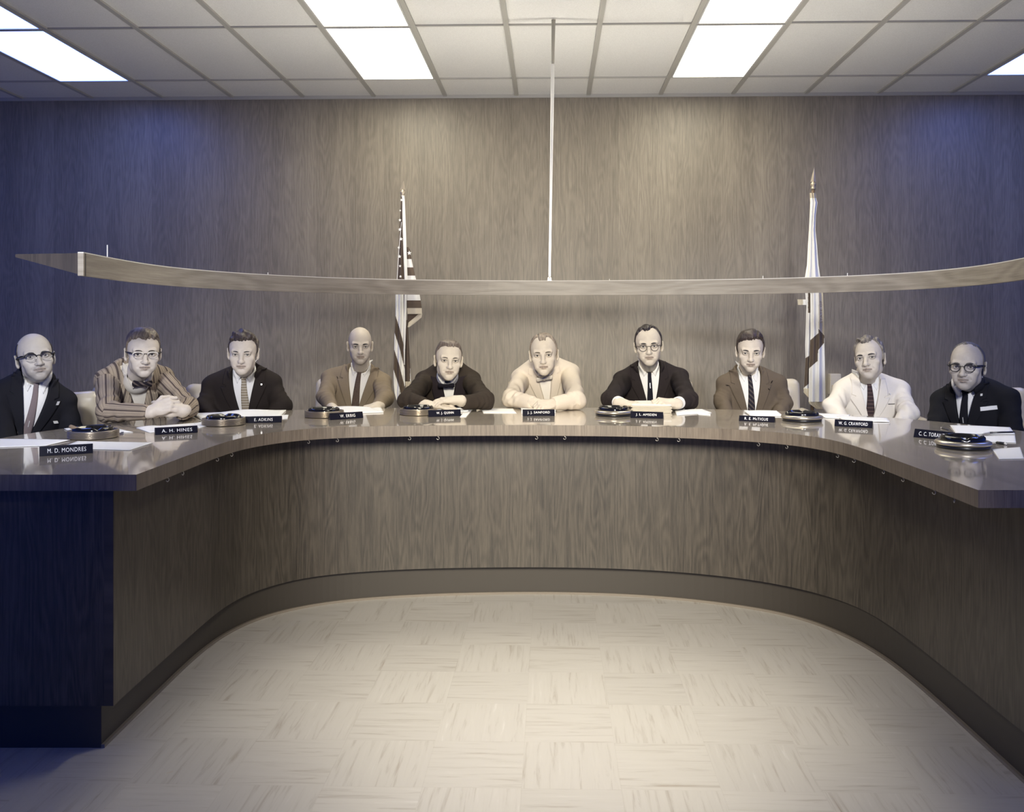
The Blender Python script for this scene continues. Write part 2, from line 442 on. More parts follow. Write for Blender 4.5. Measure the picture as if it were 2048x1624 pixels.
Ti, si = resamp(ti, NS); To, so = resamp(to, NS)
V, uv, Fc, mi = [], [], [], []
rows = [(0.0, 0), (.004, 0), (.15, 0), (.4, 0), (.7, 0), (.996, 0), (1.0, 0)]
for zi, z in enumerate((TABLE_Z, TABLE_Z - .052)):
    for w, _ in rows:
        for i in range(NS):
            p = Ti[i] * (1 - w) + To[i] * w
            V.append((p[0], p[1], z)); uv.append((si[i] * (1 - w) + so[i] * w * .8, w * .93 if zi == 0 else 3 + w))
R7 = len(rows)
for i in range(NS - 1):
    for r in range(R7 - 1):
        a = r * NS + i
        Fc.append((a, a + 1, a + NS + 1, a + NS)); mi.append(0)
        a += R7 * NS
        Fc.append((a, a + NS, a + NS + 1, a + 1)); mi.append(1)
nv = len(V)
def edge(idx_top, idx_bot, length):             # separate edge band with its own uv so the grain stands upright
    b = len(V)
    for k, (it, ib) in enumerate(zip(idx_top, idx_bot)):
        V.append(V[it]); uv.append((length[k], .052)); V.append(V[ib]); uv.append((length[k], 0.))
    for k in range(len(idx_top) - 1):
        Fc.append((b + 2 * k, b + 2 * k + 1, b + 2 * k + 3, b + 2 * k + 2)); mi.append(1)
o7 = R7 * NS
edge(list(range(NS)), [o7 + i for i in range(NS)], si)
edge([(R7 - 1) * NS + i for i in range(NS)][::-1], [o7 + (R7 - 1) * NS + i for i in range(NS)][::-1], so)
for i in (0, NS - 1):
    ids = [r * NS + i for r in range(R7)]; ln = [rows[r][0] * .95 + 9 for r in range(R7)]
    if i == 0: ids = ids[::-1]; ln = ln[::-1]
    edge(ids, [o7 + k for k in ids], ln)
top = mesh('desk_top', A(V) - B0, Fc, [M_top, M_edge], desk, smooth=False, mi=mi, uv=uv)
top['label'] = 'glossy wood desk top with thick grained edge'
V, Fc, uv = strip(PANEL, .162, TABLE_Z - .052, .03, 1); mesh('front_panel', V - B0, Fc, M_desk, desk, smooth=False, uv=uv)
def flat(name, x0, x1, y0, y1, z0, z1, m, parent):
    b = MB().box(((x0 + x1) / 2, (y0 + y1) / 2, (z0 + z1) / 2), ((x1 - x0) / 2, (y1 - y0) / 2, (z1 - z0) / 2))
    v = A(b.v); return mesh(name, v - B0, b.f, m, parent, False, uv=np.c_[v[:, 0] + v[:, 1], v[:, 2]])
flat('end_panel', -2.14, -1.372, 2.921, 2.95, .162, TABLE_Z - .052, M_desk, desk)
flat('end_panel', 1.521, 2.15, 2.661, 2.69, .162, TABLE_Z - .052, M_desk, desk)
V, Fc, uv = strip(KICK, 0.0, .162, .03, 1); k = mesh('kick_base', V - B0, Fc, M_kick, desk, smooth=False, uv=uv); k['label'] = 'recessed dark kick base'
flat('kick_base', -2.10, -1.436, 2.971, 3.0, 0, .162, M_kick, desk)
flat('kick_base', 1.539, 2.10, 2.721, 2.75, 0, .162, M_kick, desk)
V, Fc, uv = strip(KICK + A([.006, -.004]) * 0 , 0.0, .012, .012, -1); mesh('base_moulding', V - B0, Fc, mat('base moulding', (.22, .19, .15), .5), desk, smooth=False, uv=uv)

# raised platform behind the desk
po = [tuple(p) for p in KICK * 1.0]
in_l, in_r = (-1.55, 3.1), (1.66, 2.85)
inner = [(-1.50, 3.05), (-1.50, 3.9), (-1.42, 4.22), (-1.25, 4.5), (-.95, 4.68), (-.5, 4.76), (0, 4.79), (.5, 4.75), (1.0, 4.62), (1.35, 4.42), (1.55, 4.1), (1.61, 3.7), (1.61, 2.8)]
V, Fc = [], []
outer = [(-2.0, 3.05), (-6.4, 3.9), (-6.4, 5.0), (-6.4, 6.5), (-5.0, 7.3), (-2.5, 7.3), (0, 7.3), (2.5, 7.3), (5.0, 7.3), (6.8, 6.5), (6.8, 5.0), (6.8, 3.9), (2.0, 2.8)]
n = len(inner)
for z in (DAIS_Z, 0.0):
    for p in inner: q = W((p[0], p[1], z)); V.append(q)
    for p in outer: q = W((p[0], p[1], z)); q[1] = min(q[1], WALL_Y - .02); V.append(q)
for i in range(n - 1):
    Fc += [(i, i + 1, n + i + 1, n + i), (2 * n + i, 3 * n + i, 3 * n + i + 1, 2 * n + i + 1), (i + 1, i, 2 * n + i, 2 * n + i + 1), (n + i, n + i + 1, 3 * n + i + 1, 3 * n + i)]
Fc += [(0, n, 3 * n, 2 * n), (2 * n - 1, n - 1, 3 * n - 1, 4 * n - 1)]
struct(mesh('floor_platform', V, Fc, M_dais, None, False))

# small hooks screwed under the edge of the top
M_hook = mat('bare hook wire', (.42, .4, .36), .35, metal=.6)
hk = [(357, 953), (387, 941), (452, 913), (475, 905), (617, 881), (672, 878), (825, 873), (880, 872.5), (1069, 872.5), (1123, 873), (1305, 876.5), (1360, 878), (1515, 884), (1573, 890), (1678, 906), (1711, 917), (1770, 939), (1802, 952), (1866, 978), (1905, 993)]
hk_where = ['nearest the left end of the desk', 'second from the left end of the desk', 'third from the left end of the desk', 'fourth from the left end of the desk', 'fifth from the left end of the desk', 'sixth from the left end of the desk', 'seventh from the left end of the desk', 'eighth from the left end of the desk', 'left one below the cream suited man', 'right one below the cream suited man', 'tenth from the right end of the desk', 'ninth from the right end of the desk', 'eighth from the right end of the desk', 'seventh from the right end of the desk', 'sixth from the right end of the desk', 'fifth from the right end of the desk', 'fourth from the right end of the desk', 'third from the right end of the desk', 'second from the right end of the desk', 'nearest the right end of the desk']
hook_me = None
for (x, y), wh in zip(hk, hk_where):
    p = U(x, y, TABLE_Z - .052); k = np.argmin(np.linalg.norm(Ti - p[:2], axis=1))
    c = To[k] - Ti[k]; q = Ti[k] + c / np.linalg.norm(c) * .012
    if hook_me is None:
        pts = [(0, 0, 0), (0, 0, -.006)] + [(.0065 * math.cos(a) - .0065 * 0, 0, -.012 + .0065 * math.sin(a)) for a in np.linspace(math.pi / 2, -math.pi * .95, 12)][1:]
        o = MB().tube([(p_[0], p_[1], p_[2]) for p_ in pts], .0013, 6).build('cup_hook', M_hook, None, True); hook_me = o.data
    else: o = link(bpy.data.objects.new('cup_hook', hook_me))
    o.location = Vector(W((q[0], q[1], TABLE_Z - .0515))); o.rotation_euler = (0, 0, YAW + math.atan2(-c[0], c[1]) * 1.0 + rng.uniform(-.3, .3))
    tag(o, f'small wire cup hook under the desk edge, {wh}', 'hook', 'cup hooks under the desk edge')

# ------------------------------------------------------------------ curved wooden rail hanging from the ceiling
DV = 5.67
vp = [(167, 506, 550), (232, 519, 561), (300, 531, 569.5), (400, 542, 576.5), (550, 552, 582.5), (750, 560, 588.5), (1024, 563, 590.5), (1224, 562, 590), (1400, 560.5, 588.5), (1524, 558.5, 587), (1674, 554, 582), (1824, 547, 579), (1930, 537, 575), (2014, 525, 571), (2090, 508, 562), (2150, 490, 552)]
VP = A([D(x, t, DV * 92 / (CY - t)) for x, t, b in vp]); zt = VP[:, 2].mean()
vs = spline(np.c_[VP[:, :2], np.zeros(len(VP))], 6)
zb = CAM_Z + 64 * DV / F_PX
vo = W((0, 5.6, zb)); rail = empty('hanging_rail', vo, YAW); BV = A([0, 5.6, zb])
tag(rail, 'long curved wooden rail hanging above the desk from a ceiling rod', 'rail')
V, Fc, uv = strip(vs[:, :2][::3], zb, zt, .022, 1); mesh('fascia_board', V - BV, Fc, M_val, rail, False, uv=uv)
V, Fc, uv = strip(vs[:, :2][::3], zt, zt + .004, .022, 1); mesh('lit_edge_strip', V - BV, Fc, mat('pale lit edge', (.75, .72, .64), .5), rail, False, uv=uv)  # pale strip paints the bright line along the rail's lit top edge
def offs(P, d):
    t = np.gradient(P, axis=0); t /= np.linalg.norm(t, axis=1)[:, None]; return P + np.c_[-t[:, 1], t[:, 0]] * d
V, Fc, uv = strip(offs(vs[:, :2][::3], .0225)[2:-2], zt - .03, zt - .022, .03, 1); mesh('added_uplight_tray', V - BV, Fc, M_val, rail, False, uv=uv)  # tray added to carry the uplight
V, Fc, uv = strip(offs(vs[:, :2][::3], .027)[7:-8], zt - .0215, zt - .018, .022, 1); mesh('added_uplight', V - BV, Fc, ADDED_UPLIGHT, rail, False, uv=uv)  # glowing strip added behind the fascia to light the ceiling
e = VP[0]; e1 = A([e[0], e[1] + .004, 0])
pl = [(0, zb), (0, zt), (-.30, zt), (-.30, zt - .012)]
b = MB(); v = []
for dy in (0, .018):
    for px_, pz in pl: v.append((e1[0] - .001 + px_, e1[1] + dy + .05 * (px_ / -.3), pz))
b.add(v, [(3, 2, 1, 0), (4, 5, 6, 7), (0, 1, 5, 4), (1, 2, 6, 5), (2, 3, 7, 6), (3, 0, 4, 7)])
mesh('end_bracket', A(b.v) - BV, b.f, wood('end bracket veneer', (.03, .026, .024), (.08, .066, .055), 'Object', .5), rail, False)
# pins standing on the rail
rp = W(D(1099, 563, DV)); rod_top = W(D(1107, 39, DV))
rod = empty('suspension_rod', rod_top)
tag(rod, 'slim pale rod dropping from the ceiling to the curved rail', 'rod')
rtop = A([rod_top[0], rod_top[1], CEIL_Z]); rbot = A([rp[0], rp[1], zt + .004])
def seg(t): return rtop * (1 - t) + rbot * t - rod_top
MB().tube([seg(0), seg(.03), seg(.16), seg(.18)], [.0135, .0125, .0105, .007], 14).build('rod_top_shaded', mat('shaded rod top', (.33, .31, .25), .5), rod, True)  # thicker rod top; its shade is put into the darker colour
MB().tube([seg(.17), seg(.5), seg(.985)], [.0125, .0095, .0065], 14).build('shaft', mat('pale rod', (.72, .71, .68), .4), rod, True)
MB().tube([seg(.985), seg(.99), seg(.9985)], [.009, .011, .012], 14).build('foot_cap', mat('rod foot', (.62, .6, .54), .5), rod, True)
M_pin = mat('white pin', (.8, .78, .72), .4)
for x, h, wh in ((212, .05, 'near its left end'), (523, .012, 'left of the striped flag'), (1228, .010, 'right of the rod foot'), (1524, .016, 'left of the pale state flag'), (1690, .016, 'right of the pale state flag')):
    k = np.argmin([abs((q[0] / q[1]) * F_PX + CX - x) for q in vs]); q = vs[k]
    p = W((q[0], q[1] + .01, zt + .004))
    o = MB().tube([(0, 0, 0), (0, 0, h)], .0022, 6).build('pin', M_pin); o.location = Vector(p)
    tag(o, f'tiny white pin standing on the curved hanging rail {wh}', 'pin')

# box on the wall beside the state flag
wp = D(1668, 768, 7.45); o = empty('wall_box', (W(wp)[0], WALL_Y, wp[2] - .09))
tag(o, 'small beige box on the panelled wall beside the pale flag', 'wall box')
M_box = mat('beige box', (.50, .45, .36), .5)
bevel(MB().box((0, -.032, .09), (.047, .031, .088)).build('housing', M_box, o), .006)
bevel(MB().box((0, -.066, .09), (.043, .004, .083)).build('cover', mat('beige cover', (.56, .51, .41), .5), o), .003)
# ------------------------------------------------------------------ people
def skin_mat():
    m = mat('skin', (.5, .4, .3), .5, spec=.35); n = N(m)
    a = n.new('ShaderNodeAttribute', attribute_name='tint'); f = n.noise(n.coord('Object'), 60, 3, .6)
    k = n.math('ADD', n.math('MULTIPLY', f, .16), .92)
    n.base(n.mix(1.0, a.outputs['Color'], n.comb(k, k, k), 'MULTIPLY')); n.bump(f, .08, .002)
    n.b.inputs['Subsurface Weight'].default_value = 0.0
    return m
M_skin = skin_mat()
def hair_mat(name, lo, hi, scale=(140, 30, 30)):
    m = mat(name, hi, .45, spec=.5); n = N(m)
    f = n.noise(n.mapping(n.coord('Object'), scale, (.2, .1, .3)), 1, 3, .6, .6)
    n.base(n.ramp(f, [(.3, lo), (.7, hi)])); n.bump(f, .7, .004); return m
def cloth_mat(name, c, kind=None, c2=None, freq=60., amt=1.0):
    m = mat(name, c, .85, spec=.15); n = N(m); o = n.coord('Object')
    w = n.noise(o, 420, 2, .6); am = .16 if max(c) > .4 else .45; k = n.math('ADD', n.math('MULTIPLY', w, am), 1 - am / 2)
    base = None
    if kind == 'stripe':                      # woven stripes follow the cut of the cloth (stored per vertex)
        a = n.new('ShaderNodeAttribute', attribute_name='tint'); u = n.sep(a.outputs['Vector'])[0]
        s1 = n.math('PINGPONG', n.math('MULTIPLY', u, freq), 1.0)
        s2 = n.math('PINGPONG', n.math('ADD', n.math('MULTIPLY', u, freq * 2.9), .3), 1.0)
        f = n.math('MAXIMUM', n.math('GREATER_THAN', s1, .78), n.math('MULTIPLY', n.math('GREATER_THAN', s2, .82), .55))
        base = n.mix(n.math('MULTIPLY', f, amt), c, c2)
    elif kind == 'diag':
        x, y, z = n.sep(o); f = n.math('GREATER_THAN', n.math('SINE', n.math('ADD', n.math('MULTIPLY', x, freq), n.math('MULTIPLY', z, freq))), .35); base = n.mix(f, c, c2)
    elif kind == 'bars':
        x, y, z = n.sep(o); f = n.math('GREATER_THAN', n.math('SINE', n.math('MULTIPLY', z, freq)), .8); base = n.mix(f, c, c2)
    elif kind == 'dots':
        v = n.new('ShaderNodeTexVoronoi'); n.set(v.inputs['Vector'], o); v.inputs['Scale'].default_value = freq; base = n.mix(n.math('LESS_THAN', v.outputs['Distance'], .22), c, c2)
    elif kind == 'mottle':
        base = n.mix(n.noise(o, freq, 3, .6), c, c2)
    if base is None: rgb = n.new('ShaderNodeRGB'); rgb.outputs[0].default_value = (*c, 1); base = rgb.outputs[0]
    n.base(n.mix(1.0, base, n.comb(k, k, k), 'MULTIPLY')); n.bump(w, .2, .001); return m
M_shirt = cloth_mat('white shirt cloth', (.80, .79, .76))
M_white = mat('eye white', (.62, .60, .55), .2); M_iris = mat('iris', (.03, .025, .02), .15)
M_trouser = cloth_mat('dark trousers', (.03, .028, .03)); M_shoe = mat('black shoe leather', (.012, .012, .014), .3)
M_btn = mat('jacket button', (.05, .04, .035), .35); M_pinmetal = mat('bright metal', (.8, .79, .76), .3, metal=.4)
def glass_mat():
    m = bpy.data.materials.new('spectacle glass'); m.use_nodes = True; t = m.node_tree; t.nodes.remove(t.nodes['Principled BSDF'])
    tr = t.nodes.new('ShaderNodeBsdfTransparent'); gl = t.nodes.new('ShaderNodeBsdfGlossy'); gl.inputs['Roughness'].default_value = .03
    fr = t.nodes.new('ShaderNodeFresnel'); mx = t.nodes.new('ShaderNodeMixShader'); fr.inputs[0].default_value = 1.45
    t.links.new(fr.outputs[0], mx.inputs[0]); t.links.new(tr.outputs[0], mx.inputs[1]); t.links.new(gl.outputs[0], mx.inputs[2]); t.links.new(mx.outputs[0], t.nodes['Material Output'].inputs[0]); return m
M_glass = glass_mat()

def Rx(a): c, s = math.cos(a), math.sin(a); return A([[1, 0, 0], [0, c, -s], [0, s, c]])
def Ry(a): c, s = math.cos(a), math.sin(a); return A([[c, 0, s], [0, 1, 0], [-s, 0, c]])
def Rz(a): c, s = math.cos(a), math.sin(a); return A([[c, -s, 0], [s, c, 0], [0, 0, 1]])
def interp_phi(tab):
    ks = sorted(tab); return A(ks, dtype=np.float32), A([tab[k] for k in ks], dtype=np.float32)

def head_field(f, C, R, s, p, NB):
    """Face looks towards -y of the head frame; eyes lie at z = 0."""
    T = lambda v: C + R @ (A(v, dtype=float) * s)
    fw, jw, ch = p.get('fw', 1.), p.get('jw', 1.), p.get('chin', 1.)
    f.ell(T((0, .012, .035)), A([.0755 * fw, .097, .084]) * s, R, k=.02)
    f.ell(T((0, -.028, -.012)), A([.063 * fw, .060, .088]) * s, R, k=.03)
    f.ell(T((0, -.030, -.068)), A([.0455 * jw, .053, .044]) * s, R, k=.03)
    f.ell(T((0, -.070, -.098 * ch)), A([.024 * jw, .020, .018]) * s, R, k=.025)
    for q in (-1, 1):
        f.ell(T((q * .045 * jw, .002, -.060)), A([.014, .022, .024]) * s, R, k=.03)
        f.ell(T((q * .044 * fw, -.062, -.026)), A([.022, .020, .018]) * s, R, k=.02)
        f.ell(T((q * .030, -.064, -.060)), A([.022, .020, .026]) * s, R, k=.02)
    f.ell(T((0, -.074, -.062)), A([.028, .021, .026]) * s, R, k=.02)
    for q in (-1, 1): f.ell(T((q * .0325, -.0985, .001)), A([.0175, .017, .012]) * s, R, op='s', k=.014)
    f.cone(T((-.046 * fw, -.074, .0195)), T((-.012, -.087, .0165)), .0095 * s, .009 * s, k=.012)
    f.cone(T((.046 * fw, -.074, .0195)), T((.012, -.087, .0165)), .0095 * s, .009 * s, k=.012)
    nl = p.get('nose', 1.)
    f.cone(T((0, -.083, .010)), T((0, -.107 * (.7 + .3 * nl), -.034)), .0085 * s, .0115 * s, k=.012)
    f.ell(T((0, -.111 * (.75 + .25 * nl), -.037)), A([.0125, .0125, .0105]) * s, R, k=.006)
    for q in (-1, 1):
        f.ell(T((q * .0135, -.099, -.039)), A([.0085, .011, .0085]) * s, R, k=.006)
        f.ell(T((q * .0065, -.107, -.0475)), A([.0038, .0055, .0045]) * s, R, op='s', k=.003)
        # lids around the eyeball
        f.ell(T((q * .0325, -.0795, .001)), A([.0160, .0150, .0125]) * s, R, k=.006)
        f.ell(T((q * .0325, -.0950, -.0002)), A([.0138, .0100, .0052]) * s, R, op='s', k=.003)
        # nasolabial fold
        f.cone(T((q * .0195, -.0985, -.043)), T((q * .032, -.0885, -.062)), .0022 * s, .0024 * s, op='s', k=.012)
    # lips and mouth line
    ml = p.get('mouth', 1.)
    for q in (-1, 1):
        f.cone(T((0, -.0965, -.0600)), T((q * .021 * ml, -.086, -.0630)), .0050 * s, .0028 * s, k=.005)
        f.cone(T((0, -.0955, -.0705)), T((q * .019 * ml, -.086, -.0670)), .0062 * s, .0030 * s, k=.005)
        f.cone(T((0, -.1035, -.0648)), T((q * .022 * ml, -.0915, -.0652 + p.get('smile', 0) * .003)), .0019 * s, .0015 * s, op='s', k=.004)
    f.cone(T((-.010, -.092, -.0825)), T((.010, -.092, -.0825)), .004 * s, .004 * s, op='s', k=.012)
    # ears
    for q in (-1, 1):
        E = R @ Rz(q * .45) @ Ry(q * .10)
        er = p.get('ear', 1.)
        f.ell(T((q * .0800 * fw, .016, -.008)), A([.0075, .0185, .0325 * er]) * s, E, k=.006)
        f.ell(T((q * .0870 * fw, .0115, -.004)), A([.0060, .0110, .0190]) * s, E, op='s', k=.005)
        f.ell(T((q * .0770 * fw, .008, -.034)), A([.0065, .0085, .0100]) * s, E, k=.005)
    # neck
    f.cone(T((0, .030, -.055)), A(NB) + A([0, .012, .03]), .0475 * s * p.get('neck', 1.), .0545 * p.get('neck', 1.), k=.022)
    f.cone(T((0, -.008, -.086)), A(NB) + A([0, -.014, .0]), .032 * s * p.get('neck', 1.), .044 * p.get('neck', 1.), k=.025)
    return T

HL_FULL = {0: .078, 25: .078, 42: .070, 58: .060, 68: .046, 76: .018, 82: -.022, 86: -.024, 90: .022, 100: .026, 112: .006, 125: -.03, 150: -.075, 180: -.085}
HL_RECEDE = {0: .082, 12: .082, 24: .098, 40: .098, 57: .080, 68: .050, 76: .018, 82: -.02, 86: -.024, 90: .022, 100: .026, 112: .006, 125: -.03, 150: -.075, 180: -.085}
HL_FRINGE = {0: .4, 62: .4, 68: .09, 74: .02, 80: -.02, 85: -.02, 90: .022, 100: .026, 112: .006, 125: -.03, 150: -.075, 180: -.085}
def hair_field(C, R, s, p):
    h = p['hair']; f = Field()
    ks, vs_ = interp_phi(h['line']); zk, zv = interp_phi(h.get('top', {0: 9., 180: 9.}))
    asym = h.get('asym', 0.); th = h.get('th', .008); front = h.get('front', 0.); wav = h.get('wave', .003); wf = h.get('wf', 1.); side = h.get('side', 1.); flat = h.get('flat', None)
    fw = p.get('fw', 1.); part = h.get('part', None)
    Rm = A(R, dtype=np.float32); Cm = A(C, dtype=np.float32)
    def fn(P):
        q = (P - Cm) @ Rm / s; x, y, z = q[..., 0], q[..., 1], q[..., 2]
        def el(c, r):
            u = (q - A(c, dtype=np.float32)) / A(r, dtype=np.float32); a = np.sqrt((u * u).sum(-1)); b = np.sqrt(((u / A(r, dtype=np.float32)) ** 2).sum(-1)); return a * (a - 1) / np.maximum(b, 1e-6)
        d = Field._comb(el((0, .012, .035), (.0755 * fw, .097, .084)), el((0, -.028, -.012), (.066 * fw, .060, .088)), 'u', .03)
        d = Field._comb(d, el((0, .045, -.05), (.062, .06, .07)), 'u', .02)
        ph = np.degrees(np.arctan2(x, -(y - .01))); ap = np.abs(ph)
        upz = np.clip((z - .02) / .09, 0, 1)
        t = th * (side + (1 - side) * upz) + front * np.exp(-((y + .055) / .055) ** 2) * upz ** 2
        t = t + wav * (np.sin(95 * wf * x + 40 * y + 2 * np.sin(60 * z * wf)) + .7 * np.sin(150 * wf * x - 70 * z + 55 * y)) * (.4 + .6 * upz)
        if part is not None: t = t - .006 * np.exp(-((x - part) / .0045) ** 2) * (z > .05) * (y < .06)
        jit = .0020 * np.sin(210 * x + 3 * np.sin(90 * y)) + .0016 * np.sin(370 * x * 1. + 140 * y + 1)
        hl_ = np.interp(ap, ks, vs_).astype(np.float32) + asym * np.clip(x / .05, -1, 1) * (ap < 60) + jit
        t = t * np.clip((z - hl_ + .002) / .020, .12, 1)
        d = d - t
        if flat is not None: d = Field._comb(d, z - flat, 'i', .02)
        g = hl_ - z
        g2 = z - np.interp(ap, zk, zv).astype(np.float32)
        d = Field._comb(d, g * .8, 'i', .006)
        d = Field._comb(d, g2 * .8, 'i', .01)
        return d * s
    f.fn(fn, C + R @ A([0, .01, .03]) * s, .16 * s)
    lo, hi = C - .17 * s, C + .17 * s
    return f.mesh(lo, hi, .0024)

def hand_field(f, Wp, d, n, side, s=1., curl=(.3, .35, .4, .45), thumb=.3, spread=.06, base=.25, fold=(1.15, .9)):
    """Palm, four fingers and a thumb; d points along the hand, n out of the palm, side = +1/-1 puts the thumb at +/- (d x n)."""
    d = norm(d); n = norm(A(n) - d * float(A(n) @ d)); t = np.cross(d, n) * side
    Wp = A(Wp, dtype=float); P = lambda a, b, c: Wp + (d * a + t * b + n * c) * s
    R = np.stack([d, t, n], 1)
    f.ell(P(.050, 0, 0), A([.054, .041, .0165]) * s, R, k=.01)
    f.cone(P(-.02, 0, 0), P(.02, 0, 0), .026 * s, .026 * s, k=.02)
    f.ell(P(.032, .022, .008), A([.032, .018, .015]) * s, R, k=.01)
    offs = (.0295, .0100, -.0100, -.0285); L = (.071, .079, .074, .059); kb = (.089, .093, .089, .081)
    for i in range(4):
        f.cone(P(.03, offs[i] * .7, -.003), P(kb[i], offs[i], -.004), .011 * s, .0102 * s, k=.006)
        p0 = P(kb[i], offs[i], -.003); ang = base + curl[i] * .6; sp = spread * (1.5 - i)
        for j, (fr, add) in enumerate(((.46, 0), (.31, fold[0]), (.23, fold[1]))):
            ang += add * curl[i]
            dr = norm(d * math.cos(ang) + n * math.sin(ang) + t * math.sin(sp) * (1 if j == 0 else .6))
            p1 = p0 + dr * L[i] * fr * s
            f.cone(p0, p1, (.0096 - .0008 * j) * s, (.0090 - .0008 * j) * s, k=.0025)
            p0 = p1
    p0 = P(.026, .030, .004); td = norm(d * .75 + t * .75 + n * .25)
    for j, (l, r0, r1) in enumerate(((.036, .0135, .0115), (.031, .011, .0095), (.025, .0098, .0075))):
        p1 = p0 + td * l * s; f.cone(p0, p1, r0 * s, r1 * s, k=.004 if j else .01); p0 = p1
        td = norm(td + d * thumb * .6 - t * thumb * .5 + n * thumb * .5)

def patch_rows(fld, O, X, Uv, Fv, rows, n, off_top, off_bot, far=.35):
    """Rows (u, x0, x1) in the chest frame laid on the surface of a field, as a closed thin solid."""
    P0 = []
    for u, x0, x1 in rows:
        for k in range(n): P0.append(O + Uv * u + X * (x0 + (x1 - x0) * k / (n - 1)))
    P0 = A(P0); P = P0 + Fv * far
    t = np.zeros(len(P))
    for _ in range(60):
        dd = fld.at(P - Fv * t[:, None]); t = np.minimum(t + np.clip(dd * .8, -.02, .06), far * 1.9)
    r = len(rows); ok = (np.abs(fld.at(P - Fv * t[:, None])) < .01).reshape(r, n); t = t.reshape(r, n); mj = n // 2
    order = sorted(range(r), key=lambda i: abs(i - int(r * .45)))
    ref = np.median(t[ok]) if ok.any() else far
    for i in range(r):
        for j in range(n):
            if not ok[i, j]: t[i, j] = np.nan
    for i in range(r):
        g = ~np.isnan(t[i])
        if g.any(): t[i] = np.interp(np.arange(n), np.where(g)[0], t[i][g])
    for j in range(n):
        g = ~np.isnan(t[:, j])
        t[:, j] = np.interp(np.arange(r), np.where(g)[0], t[g, j]) if g.any() else ref
    mx_ = p_step = .016
    c0 = int(r * .45)
    for i in range(c0 + 1, r): t[i] = np.clip(t[i], t[i - 1] - .05, t[i - 1] + mx_)
    for i in range(c0 - 1, -1, -1): t[i] = np.clip(t[i], t[i + 1] - .05, t[i + 1] + mx_)
    S = P - Fv * t.reshape(-1)[:, None]
    S = S.reshape(r, n, 3)
    nr = np.zeros_like(S); du = np.gradient(S, axis=0); dx = np.gradient(S, axis=1); nr = np.cross(dx, du); nr /= np.linalg.norm(nr, axis=2)[..., None] + 1e-9
    sg = np.sign((nr @ Fv).mean()) or 1.; nr = nr * sg
    return S + nr * off_top, S + nr * off_bot

